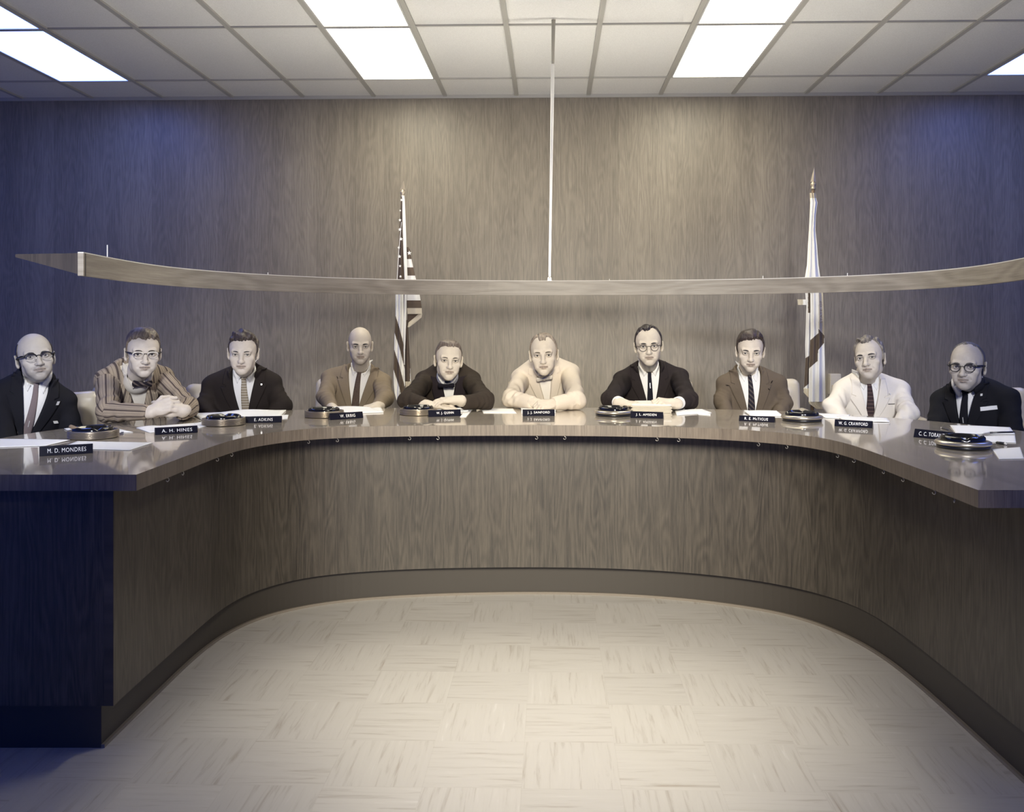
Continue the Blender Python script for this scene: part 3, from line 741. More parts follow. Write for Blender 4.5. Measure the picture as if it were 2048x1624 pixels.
_k = (To[:, 1] > 3.9); OUTX, OUTY = To[_k][:, 0], To[_k][:, 1]
def desk_cut(P):                              # clothes and hands lie on the desk top instead of sinking into it
    ins = (P[..., 1] < np.interp(P[..., 0], OUTX, OUTY, left=3.9, right=3.9) + .006) & (np.abs(P[..., 0]) < 2.27) & (P[..., 2] > .865)
    return np.where(ins, TABLE_Z + .0015 - P[..., 2], -1.).astype(np.float32)
def on_desk(q):
    return float(np.min(np.linalg.norm(To - q[:2], axis=1))) < .04 or (q[1] < To[np.argmin(np.abs(To[:, 0] - q[0]) + 10 * (To[:, 1] < 3.6)), 1] and abs(q[0]) < 2.2)
def person(p):
    s = p.get('s', 1.0); d0 = p['d']
    hy, hp, hr = [math.radians(v) for v in p['head']]
    hy += math.atan2(CX - p['eyes'][0], F_PX); R = Rz(hy) @ Rx(hp) @ Ry(hr)
    E = D(*p['eyes'], p['de']); C = E - R @ A([0, -.086, 0]) * s
    SL, SR = D(*p['SL']), D(*p['SR'])
    mid = (SL + SR) / 2; Xv = norm(SR - SL)
    lean = p.get('lean', .05); yaw_t = math.atan2(Xv[1], Xv[0])
    hip = A([mid[0], mid[1], .73]) + Rz(yaw_t) @ A([0, lean, 0])
    Uv = norm(mid - hip); Fv = norm(np.cross(Xv, Uv)); Uv = norm(np.cross(Fv, Xv) * -1) if np.dot(np.cross(Fv, Xv), Uv) < 0 else norm(np.cross(Fv, Xv))
    Rt = np.stack([Xv, -Fv, Uv], 1)
    hw = np.linalg.norm(SR - SL) / 2
    NB = mid * .6 + (C + R @ A([0, .03, -.16]) * s) * .4; NB = NB + Uv * .0 ; NB[2] = max(NB[2], mid[2] + .015)
    NB = NB + A(p.get('nbo', (0, 0, 0)))
    rs = .060
    JL, JR = SL + Xv * rs * .85 - Uv * rs * .95, SR - Xv * rs * .85 - Uv * rs * .95
    EL, ER, WL, WR = [D(*p[k]) for k in ('EL', 'ER', 'WL', 'WR')]
    ins = p.get('ins', .040); EL = EL + Xv * ins; ER = ER - Xv * ins
    for q, rq in ((EL, .0525), (ER, .0525), (WL, .040), (WR, .040)):
        if q[2] > .925 and on_desk(q): q[2] = max(q[2], TABLE_Z + rq + .002)
        elif q[2] <= .925: q[2] = min(q[2], .80)
    base = A([hip[0], hip[1], DAIS_Z]); root = empty('person', W(base), YAW)
    tag(root, p['label'], 'person')
    # ---------- body: one continuous skin surface
    f = Field()
    T = head_field(f, C, R, s, p, NB)
    f.ell(mid - Uv * .16 + Fv * .0, A([hw * .72, .085, .19]), Rt, k=.03)
    f.cone(JL, JR, .040, .040, k=.04)
    for J, El, Wr in ((JL, EL, WL), (JR, ER, WR)):
        f.cone(J, El, .044, .036, k=.02); f.cone(El, Wr, .036, .025, k=.02)
    for h in p['hands']:
        h = dict(h); w = WL if h.pop('w') == 'L' else WR
        hand_field(f, w + A(h.pop('o', (0, 0, 0))), h.pop('d'), h.pop('n'), h.pop('side'), **h)
    f.fn(desk_cut, mid, 3., op='i', k=.003)
    pts = np.stack([C - .14 * s, C + .14 * s, JL - .06, JR + .06, EL - .05, ER + .05, EL + .05, ER - .05, WL - .2, WL + .2, WR - .2, WR + .2, mid - Uv * .34])
    lo, hi = pts.min(0), pts.max(0)
    lo = np.maximum(lo, mid - A([.6, .9, .55])); hi = np.minimum(hi, mid + A([.6, .5, .5]))
    V, Q = f.mesh(lo, hi, .0024)
    # skin colouring, with shade painted into the eye sockets and mouth line
    L = (V - C) @ R / s; base_c = A(p.get('skin', (.52, .45, .36))); colr = np.tile(base_c, (len(V), 1))
    def blend(mask, c): nonlocal colr; m = np.clip(mask, 0, 1)[:, None]; colr = colr * (1 - m) + A(c) * m
    face = (L[:, 1] < -.03)
    if p.get('beard', 0): 
        z = L[:, 2]; m = face * np.clip((-.040 - z) / .02, 0, 1) * np.clip((z + .13) / .02, 0, 1); blend(m * p['beard'], base_c * .45)
    lip = face * (np.abs(L[:, 2] + .0652) < .0095 - .25 * np.maximum(np.abs(L[:, 0]) - .006, 0)) * (L[:, 1] < -.084) * (np.abs(L[:, 0]) < .025)
    blend(lip * .75, base_c * A([.62, .52, .48]))
    ml = face * (np.abs(L[:, 2] + .065) < .0022) * (np.abs(L[:, 0]) < .024 * p.get('mouth', 1)) * (L[:, 1] < -.08); blend(ml * .8, base_c * .22)
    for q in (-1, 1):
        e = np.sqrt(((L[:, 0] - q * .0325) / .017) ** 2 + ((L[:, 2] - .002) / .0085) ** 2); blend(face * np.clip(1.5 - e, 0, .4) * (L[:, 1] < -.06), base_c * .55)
        lash = face * (np.abs(L[:, 2] - (.0058 - 14 * (L[:, 0] - q * .0325) ** 2)) < .0017) * (np.abs(L[:, 0] - q * .0325) < .0165); blend(lash * .8, base_c * .15)
    if p.get('stache', 0):
        m = face * (np.abs(L[:, 2] + .054) < .006) * (np.abs(L[:, 0]) < .026); blend(m * p['stache'], base_c * .25)
    if p.get('scalp'):
        ap = np.degrees(np.abs(np.arctan2(L[:, 0], -(L[:, 1] - .01)))); m = np.clip((ap - 62) / 14, 0, 1) * (L[:, 2] > .0) * (L[:, 2] < .085) * (np.abs(L[:, 0]) < .079); blend(m * p['scalp'], base_c * .4)
    body = mesh('body', V - base, Q, M_skin, root, True, colr=colr)
    # ---------- eyes, brows
    for q in (-1, 1):
        c = T((q * .0325, -.0785, .0005)); b = MB().lathe([(.0118 * s * math.sin(a), -.0118 * s * math.cos(a)) for a in np.linspace(.05, math.pi - .05, 14)], (0, 0, 0), 20)
        gaze = norm(A([0, 0, CAM_Z]) - c); gaze = norm(gaze * .75 + (R @ A([0, -1, 0])) * .25)
        z = -gaze; xx = norm(np.cross([0, 0, 1], z)); yy = np.cross(z, xx); Q_ = np.stack([xx, yy, z], 1)
        v = A(b.v) @ Q_.T; fc = b.f; mi = [1 if (np.mean([v[i] for i in ff], axis=0) @ gaze) > .0118 * s * .86 else 0 for ff in fc]
        mesh('eye', v + c - base, fc, [M_white, M_iris], root, True, mi=mi)
    if p.get('brow', 1) > 0:
        M_b = hair_mat('brow ' + p['id'], tuple(A(p['hc'][0]) * .8), p['hc'][0])
        for q in (-1, 1):
            bt = p.get('brow', 1.); b = MB().tube([T((q * (.014 + .036 * t), -.0950 + .017 * t ** 2, .0150 + .0060 * math.sin(math.pi * min(t * .8, 1)) - .004 * t)) for t in np.linspace(0, 1, 9)], [s * bt * r for r in (.0020, .0036, .0042, .0042, .0040, .0035, .0028, .0020, .0010)], 8)
            mesh('eyebrow', A(b.v) - base, b.f, M_b, root, True)
    # ---------- hair
    if p.get('hair'):
        V, Q = hair_field(C, R, s, p)
        if len(V): mesh('hair', V - base, Q, hair_mat('hair ' + p['id'], *p['hc']), root, True)
    # ---------- jacket
    w0, ua = p.get('w0', .072), p.get('ua', -.33)
    J = Field(); kf = p.get('fold', .0055)
    ch = p.get('bulk', 1.)
    J.ell(mid - Uv * .19 + Fv * .012, A([hw * .93, .128 * ch, .235]), Rt, k=.05)
    J.ell(mid - Uv * .38 + Fv * .02, A([hw * .86 * ch, .140 * ch, .22]), Rt, k=.06)
    J.cone(JL, JR, .058, .058, k=.06)
    NT = mid + Xv * float((NB - mid) @ Xv) + Uv * (.5 * float((NB - mid) @ Uv) - .012) - Fv * .02; J.cone(NT - Xv * .035, JL + Uv * .004, .050, .052, k=.05); J.cone(NT + Xv * .035, JR + Uv * .004, .050, .052, k=.05)
    J.ell(mid - Uv * .09 - Fv * .055, A([hw * .7, .085, .13]), Rt, k=.06)
    body_only = Field(); body_only.p = list(J.p)
    rnd = random.Random(p['id'])
    for (Jt, El, Wr, sd) in ((JL, EL, WL, -1), (JR, ER, WR, 1)):
        fwd = norm(Wr - El); cuff = p.get('cuffL' if sd < 0 else 'cuffR', .9)
        ph = rnd.uniform(0, 6)
        J.cone(Jt, El, .0615, .051, k=.014, fold=(kf, 19 + rnd.uniform(-3, 3), .95, .55, ph))
        J.cone(El, El + (Wr - El) * cuff, .052, .0395, k=.03, fold=(kf * .95, 17 + rnd.uniform(-3, 3), .05, .5, ph + 1))
    ph = [rnd.uniform(0, 6) for _ in range(6)]
    def wr(P):
        q = (P - A(mid, dtype=np.float32)) @ A(Rt, dtype=np.float32); x, y, z = q[..., 0], q[..., 1], q[..., 2]
        ax = np.abs(x) / hw
        drag = np.sin(48 * (z * .8 + ax * hw * .55) + ph[0] + 1.3 * np.sin(14 * x + ph[1])) * np.exp(-((ax - .78) / .2) ** 2)
        soft = np.sin(23 * x + 9 * np.sin(8 * z + ph[2]) + ph[3]) * np.sin(15 * z + ph[4])
        return (.0032 * drag + .0016 * soft).astype(np.float32)
    J.fn(wr, mid - Uv * .1, .7, op='d', k=.0)
    for S_, sg in ((SL, 1), (SR, -1)): J.ell(S_ + Xv * sg * .052 - Uv * .034 - Fv * .004, A([.062, .064, .030]), Rt, k=.018)
    solid = Field(); solid.p = [q for q in J.p]
    # collar roll round the neck
    col_pts = []
    for a in np.linspace(28, 332, 19):
        r = math.radians(a); h = .5 - .5 * math.cos(r)
        col_pts.append(NB + Xv * math.sin(r) * .068 + Fv * math.cos(r) * .058 - Fv * .004 + Uv * (-.034 + .042 * h ** .8))
    for a, b in zip(col_pts[:-1], col_pts[1:]) if p.get('ring', 1) else (): J.cone(a, b, .0125, .0125, k=.024)
    O = NB - Uv * .005
    Xm, Om, Um, Fm = [A(v, dtype=np.float32) for v in (Xv, O, Uv, Fv)]
    xs0 = p.get('vx', 0.)                     # sideways lean of the V
    Mm = A(mid - Uv * .15, dtype=np.float32)
    def vcut(P):
        q = P - Om; x, u, ff = q @ Xm, q @ Um, (P - Mm) @ Fm
        w = w0 * np.clip((u - ua) / (-ua), -.3, 1.25); return np.maximum(np.abs(x - xs0 * np.clip(u / ua, 0, 1)) - w, -(ff + .02)) * .9
    J.fn(vcut, O + Uv * ua * .4, .35, op='s', k=.006)
    J.cone(NB - Uv * .06, NB + Uv * .16, .060, .064, op='s', k=.006)
    for Wr, El, c in ((WL, EL, p.get('cuffL', .9)), (WR, ER, p.get('cuffR', .9))):
        fd = norm(Wr - El); e = El + (Wr - El) * c; J.cone(e - fd * .012, e + fd * .06, .0285, .0285, op='s', k=.003)
    allp = np.stack([JL - .1, JR + .1, JL + .1, JR - .1, EL - .09, EL + .09, ER - .09, ER + .09, WL - .07, WL + .07, WR - .07, WR + .07, hip + A([.1, .15, .0]), hip - A([.1, .2, .06]), NB + Uv * .08])
    J.fn(desk_cut, mid, 3., op='i', k=.004); J.fn(lambda P: np.float32(DAIS_Z + .535) - P[..., 2], mid, 3., op='i', k=.004)
    V, Q = J.mesh(allp.min(0), allp.max(0), .0046)
    def stripe_u(V):
        u = (V - mid) @ Xv; best = body_only.at(V); out = u.copy()
        for Jt, El, Wr in ((JL, EL, WL), (JR, ER, WR)):
            for a, b in ((Jt, El), (El, Wr)):
                t = norm(b - a); L2 = np.linalg.norm(b - a); h = np.clip((V - a) @ t / L2, 0, 1); w = V - a - h[:, None] * (b - a)
                e1 = norm(np.cross(t, [.1, 1, .2])); e2 = np.cross(t, e1); dd = np.linalg.norm(w, axis=1) - .062
                m = dd < best - .004; best = np.where(m, dd, best); out = np.where(m, np.arctan2(w @ e2, w @ e1) * .06 + 1.0, out)
        return np.repeat(out[:, None], 3, 1)
    jm = p['jm']; kw = dict(colr=stripe_u(V)) if p.get('striped') else {}
    jacket = mesh('jacket', V - base, Q, jm, root, True, **kw)
    # lapels with a notch, lying on the jacket front
    lm = p.get('lm', jm); lw = p.get('lw', .072); un = p.get('un', -.085)
    wv = lambda u: w0 * max(-.05, min(1.2, (u - ua) / (-ua)))
    proj = Field(); proj.p = [q for q in body_only.p] + [q for q in J.p if q[3] == 'd'] + [q for q in J.p[len(solid.p):len(solid.p) + 18]]
    for sd in (-1, 1):
        rows = []
        for u in np.concatenate([np.linspace(ua - .0, un - .006, 26), np.linspace(un - .004, un + .004, 3), np.linspace(un + .008, max(un + .010, p.get('utop', .0)), 9)]):
            t = (u - ua) / (un - ua)
            if p.get('shawl'): ow = lw * math.sin(min(1, t * 1.05) * math.pi * .62) ** .8 if t > 0 else 0; ow = max(ow, .02)
            elif u < un - .005: ow = lw * min(1, t) ** .9
            elif u <= un + .006: ow = lw * .52
            else: ow = lw * .80 - (u - un) * .28
            xc = xs0 * min(1, max(0, u / ua)); a = xc + sd * wv(u); b = xc + sd * (wv(u) + max(ow, .006)); rows.append((u, a, b) if sd > 0 else (u, b, a))
        tp, bt = patch_rows(proj, O, Xv, Uv, Fv, rows, 9, .0062, -.002)
        b = MB().sheet(tp, bt); lv = A(b.v); kw = dict(colr=np.repeat(((lv - mid) @ (Xv + sd * .25 * Uv))[:, None], 3, 1)) if p.get('striped') else {}
        mesh('lapel', lv - base, b.f, lm, jacket, True, **kw)
    # ---------- shirt with collar
    S = Field()
    for c, r in ((mid - Uv * .19 + Fv * .012, A([hw * .93, .128 * ch, .235]) - .011), (mid - Uv * .38 + Fv * .02, A([hw * .86 * ch, .140 * ch, .22]) - .011)): S.ell(c, r, Rt, k=.05)
    S.cone(JL, JR, .047, .047, k=.06)
    S.ell(mid - Uv * .09 - Fv * .055, A([hw * .7, .085, .13]) - .010, Rt, k=.06)
    ax = norm((C + R @ A([0, .022, -.055]) * s) - NB); c0, c1 = NB - ax * .03, NB + ax * p.get('colh', .017) + A([0, .012, 0])
    S.cone(c0 - ax * .03, c1, .066, .0625, k=.015)
    top_c = A(c1, dtype=np.float32); axm = A(norm(ax + Fv * -.35), dtype=np.float32)
    S.fn(lambda P: (P - top_c) @ axm, NB, .6, op='i', k=.004)
    S.cone(NB - ax * .02, NB + ax * .14, .0575, .0585, op='s', k=.003)
    def clip(P):
        q = P - Om; x, u, ff = q @ Xm, q @ Um, (P - Mm) @ Fm
        w = np.maximum(w0 * np.clip((u - ua) / (-ua), 0, 1.1) + .055, np.where(u > -.03, .085, 0)); return np.maximum(np.maximum(np.abs(x - xs0 * np.clip(u / ua, 0, 1)) - w, -(ff + np.where(u > -.05, .09, .0))), np.maximum(ua - .05 - u, u - .050))
    Sp = Field(); Sp.p = [q for q in S.p]
    Sp.p = [q for q in Sp.p if q[3] != 'i']
    S.fn(clip, O + Uv * ua * .4, .4, op='i', k=.003)
    bx = np.stack([O - .13, O + .13, O + Uv * (ua - .06) + Fv * .2, O + Uv * (ua - .06) - .11, O + Fv * .2])
    V, Q = S.mesh(bx.min(0), bx.max(0), .0032)
    shirt = mesh('shirt', V - base, Q, p.get('sm', M_shirt), root, True)
    tilt = p.get('coltip', .055)
    for sd in (-1, 1):
        rows = []
        n = 9
        for k in range(n):
            t = k / (n - 1); rows.append(t)
        tp, bt = [], []
        grid = []
        for t in rows:                        # t: top edge -> lower edge
            a = (.003 + .020 * t, .012 - .03 * t) ; 
            top_e = lambda q: A([.004 + .058 * q, .004 + .040 * q]); low_e = lambda q: A([.006 + .030 * min(1, q * 1.6) + .026 * max(0, (q - .62) / .38), -.012 - tilt * min(1, q * 1.6) + (tilt + .004) * max(0, (q - .62) / .38)])
            row = [top_e(q) * (1 - t) + low_e(q) * t for q in np.linspace(0, 1, 11)]; grid.append(row)
        pts = A(grid); rr = pts.reshape(-1, 2); P0 = O + np.outer(rr[:, 1], Uv) + np.outer(sd * rr[:, 0], Xv)
        far = .3; PP = P0 + Fv * far; t_ = np.zeros(len(PP))
        for _ in range(60): t_ = np.minimum(t_ + np.clip(Sp.at(PP - Fv * t_[:, None]) * .8, -.02, .05), far * 1.25)
        G = (PP - Fv * t_[:, None]).reshape(pts.shape[0], pts.shape[1], 3)
        b = MB().sheet(G + Fv * .0055, G - Fv * .002); mesh('collar', A(b.v) - base, b.f, p.get('sm', M_shirt), shirt, True)
    for Wr, El, c, sd in ((WL, EL, p.get('cuffL', .9), -1), (WR, ER, p.get('cuffR', .9), 1)):
        sh = p.get('shirtcuff', .0)
        if sh > 0:
            fd = norm(Wr - El); e = El + (Wr - El) * c; cf = Field(); cf.cone(e - fd * .03, e + fd * sh, .036, .035); cf.cone(e - fd * .06, e + fd * (sh + .08), .0295, .0295, op='s', k=.002)
            q_ = A(e + fd * sh, dtype=np.float32); fm = A(fd, dtype=np.float32); cf.fn(lambda P: (P - q_) @ fm, e, .2, op='i', k=.003)
            V, Q = cf.mesh(e - .09, e + .09, .0035); mesh('cuff', V - base, Q, p.get('sm', M_shirt), shirt, True)
    # ---------- tie or bow tie
    tie = p['tie']
    kx = tie.get('kx', 0.)
    if tie['kind'] == 'long':
        tw = tie.get('w', .034); rows = []
        for u in np.linspace(-.020, ua - .03, 26):
            t = (-.020 - u) / (-.020 - ua); hwid = tw * (.46 + .54 * min(1, t * 1.7)); xc = kx * t + xs0 * t; rows.append((u, xc - hwid, xc + hwid))
        tp, bt = patch_rows(Sp, O, Xv, Uv, Fv, rows, 7, .0065, .0005)
        m_ = np.linspace(-1, 1, 7) ** 2
        tp = tp + (Fv * .003)[None, None] * (1 - m_)[None, :, None]
        b = MB().sheet(tp, bt); to_ = mesh('necktie', A(b.v) - base, b.f, tie['m'], root, True)
        kp, _ = patch_rows(Sp, O, Xv, Uv, Fv, [(-.006, -.004, .004), (-.008, -.004, .004)], 2, .004, 0); kp = kp[0].mean(0)
        kf_ = Field(); kf_.ell(kp + Uv * .002, A([.0165, .010, .0135]), Rt); kf_.cone(kp - Uv * .004, kp - Uv * .022, .0115, .0075, k=.01)
        V, Q = kf_.mesh(kp - .05, kp + .05, .0028); mesh('knot', V - base, Q, tie['m'], to_, True)
        if tie.get('bar'):
            u = tie['bar']; tt = (-.020 - u) / (-.020 - ua); r, q = patch_rows(Sp, O, Xv, Uv, Fv, [(u, xs0 * tt - .004, xs0 * tt - .001), (u - .03, xs0 * tt - .004, xs0 * tt - .001)], 2, .013, .009); b = MB().sheet(r, q); o = mesh('tie_clip', A(b.v) - base, b.f, M_pinmetal, to_, False)
    else:
        fc_ = norm(Fv - ax * float(Fv @ ax)); kp = NB + fc_ * .075 + ax * tie.get('up', -.002)
        bw, bh = tie.get('w', .058), tie.get('h', .018); kf_ = Field(); kf_.ell(kp, A([.011, .010, .0125]), Rt)
        tl = tie.get('tilt', 0.)
        for sd in (-1, 1):
            for k in range(5):
                t = (k + 1) / 5; c = kp + Xv * sd * bw * t * .86 + Uv * (sd * tl * t * bw) - Fv * .006 * t; kf_.ell(c, A([bw * .16, .0075, bh * (.38 + .62 * t)]), Rt, k=.008)
        V, Q = kf_.mesh(kp - .09, kp + .09, .0028); mesh('bow_tie', V - base, Q, tie['m'], root, True)
    # ---------- small things on the jacket
    for nm, u, x, hw_, hh, mm, an in p.get('trim', ()):
        rows = [(u + hh * k, x - hw_ + an * hh * k, x + hw_ + an * hh * k) for k in (-1, -.3, .3, 1)]
        tp, bt = patch_rows(proj, O, Xv, Uv, Fv, rows, 4, .0082, .0030); b = MB().sheet(tp, bt); mesh(nm, A(b.v) - base, b.f, mm, jacket, False)
    # ---------- spectacles
    g = p.get('glasses')
    if g:
        go = bpy.data.objects.new('eyeglasses', None); link(go, root)
        zc, hw2, hh2 = g.get('z', -.004), g.get('w', .0235), g.get('h', .0185); yf = -.1065
        for sd in (-1, 1):
            cx = sd * .0335; n = 36; pts = []
            for k in range(n):
                a = 2 * math.pi * k / n; e = g.get('sq', 2.6); ca, sa = math.cos(a), math.sin(a)
                x = hw2 * math.copysign(abs(ca) ** (2 / e), ca); z = hh2 * math.copysign(abs(sa) ** (2 / e), sa)
                if z < 0: x *= 1 - .18 * (-z / hh2) * g.get('taper', 1.)
                pts.append(T((cx + x, yf + .30 * max(0, abs(cx + x) - .045), zc + z)))
            b = MB().tube(pts, g.get('r', .0012) * s, 8, True); mesh('rim', A(b.v) - base, b.f, g['rim'], go, True)
            c = A(pts).mean(0); mesh('lens', [*[q * .97 + c * .03 - base for q in pts], c - base], [(k, (k + 1) % n, n) for k in range(n)], M_glass, go, True)
            tb = g.get('bar', 0)
            if tb:
                up = [pts[k] for k in range(0, n // 2 + 1)]; sel = [q for q in up]; b = MB().tube([q + R @ A([0, -.0005, .0006]) * s for q in sel], [tb * s * (.55 + .45 * min(1, 3 * abs(math.sin(math.pi * k / (len(sel) - 1))))) for k in range(len(sel))], 8); mesh('brow_bar', A(b.v) - base, b.f, g['top'], go, True)
            xo = cx + sd * hw2; tr = g.get('tr', .0024)
            b = MB().tube([T((xo, yf + .005, zc + .010)), T((sd * .071 * p.get('fw', 1), yf + .022, zc + .011)), T((sd * .0785 * p.get('fw', 1), -.045, zc + .010)), T((sd * .081 * p.get('fw', 1), .000, zc + .008)), T((sd * .082 * p.get('fw', 1), .022, zc - .004))], [tr * 1.2 * s, tr * 1.2 * s, tr * s, tr * s, tr * .6 * s], 8)
            mesh('temple', A(b.v) - base, b.f, g['arm'], go, True)
        b = MB().tube([T((-.0335 + hw2 * .93, yf, zc + .006)), T((0, yf - .006, zc + .009)), T((.0335 - hw2 * .93, yf, zc + .006))], g.get('br', .0016) * s, 8); mesh('bridge', A(b.v) - base, b.f, g['arm'] if g.get('bar') else g['rim'], go, True)
    # ---------- trousers and shoes (under the desk)
    fdir = norm(A([Fv[0], Fv[1], 0])); sid = norm(A([Xv[0], Xv[1], 0])); tr = Field(); hz = A([hip[0], hip[1], DAIS_Z + .603])
    ankles = []
    for sd in (-1, 1):
        h0 = hz + sid * sd * .085; kn = h0 + fdir * p.get('thigh', .36) + sid * sd * .03; kn = kn - A([0, 0, .05]); an = A([kn[0], kn[1], DAIS_Z + .09]) - fdir * .06
        tr.cone(h0, kn, .085, .062, k=.03); tr.cone(kn, an, .062, .048, k=.02); ankles.append(an)
    tr.ell(hz + A([0, 0, .02]), A([.17, .13, .10]), k=.03)
    V, Q = tr.mesh(hz - A([.75, .75, .6]), hz + A([.75, .75, .3]), .012); mesh('trousers', V - base, Q, p.get('tm', M_trouser), root, True)
    for an in ankles:
        sh = Field(); sh.ell(an + A([0, 0, -.045]) + fdir * .06, A([.045, .13, .044]), np.stack([sid, fdir, A([0, 0, 1.])], 1)); sh.cone(an, an - A([0, 0, .05]), .04, .04, k=.02)
        zf = np.float32(DAIS_Z + .002); sh.fn(lambda P: zf - P[..., 2], an, .5, op='i', k=.004)
        V, Q = sh.mesh(an - .22, an + .22, .010); mesh('shoe', V - base, Q, M_shoe, root, True)
    return dict(root=root, hip=hip, Fv=fdir, mid=mid)
DARK = ((.012, .010, .012), (.045, .035, .032))
def lap(a=0): return [dict(w='L', d=(.5, -.5, -.4), n=(.2, .2, -1), side=-1), dict(w='R', d=(-.5, -.5, -.4), n=(-.2, .2, -1), side=1)]
tie_m = lambda nm, c, *a, **k: cloth_mat(nm, c, *a, **k)
frame_dark = mat('dark spectacle frame', (.012, .011, .013), .25); frame_clear = mat('clear spectacle rim', (.45, .43, .40), .2, metal=.5); frame_pale = mat('pale spectacle frame', (.62, .58, .5), .3); frame_mid = mat('horn spectacle rim', (.06, .045, .04), .3)
j_navy = cloth_mat('near black suit cloth', (.012, .012, .016)); j_brown = cloth_mat('dark brown suit cloth', (.022, .017, .015)); j_tan = cloth_mat('tan suit cloth', (.20, .16, .115))
j_dinner = cloth_mat('brown dinner jacket cloth', (.034, .026, .020)); j_shawl = cloth_mat('dark facing cloth', (.020, .015, .018)); j_cream = cloth_mat('cream suit cloth', (.60, .53, .44)); j_char = cloth_mat('charcoal brown suit cloth', (.022, .017, .017))
j_mid = cloth_mat('mid brown suit cloth', (.115, .090, .066)); j_white = cloth_mat('off white suit cloth', (.74, .69, .61)); j_black = cloth_mat('black suit cloth', (.010, .010, .013))
j_stripe = cloth_mat('striped sack coat cloth', (.33, .27, .20), 'stripe', (.085, .065, .055), 46.)
HS = lambda **k: k
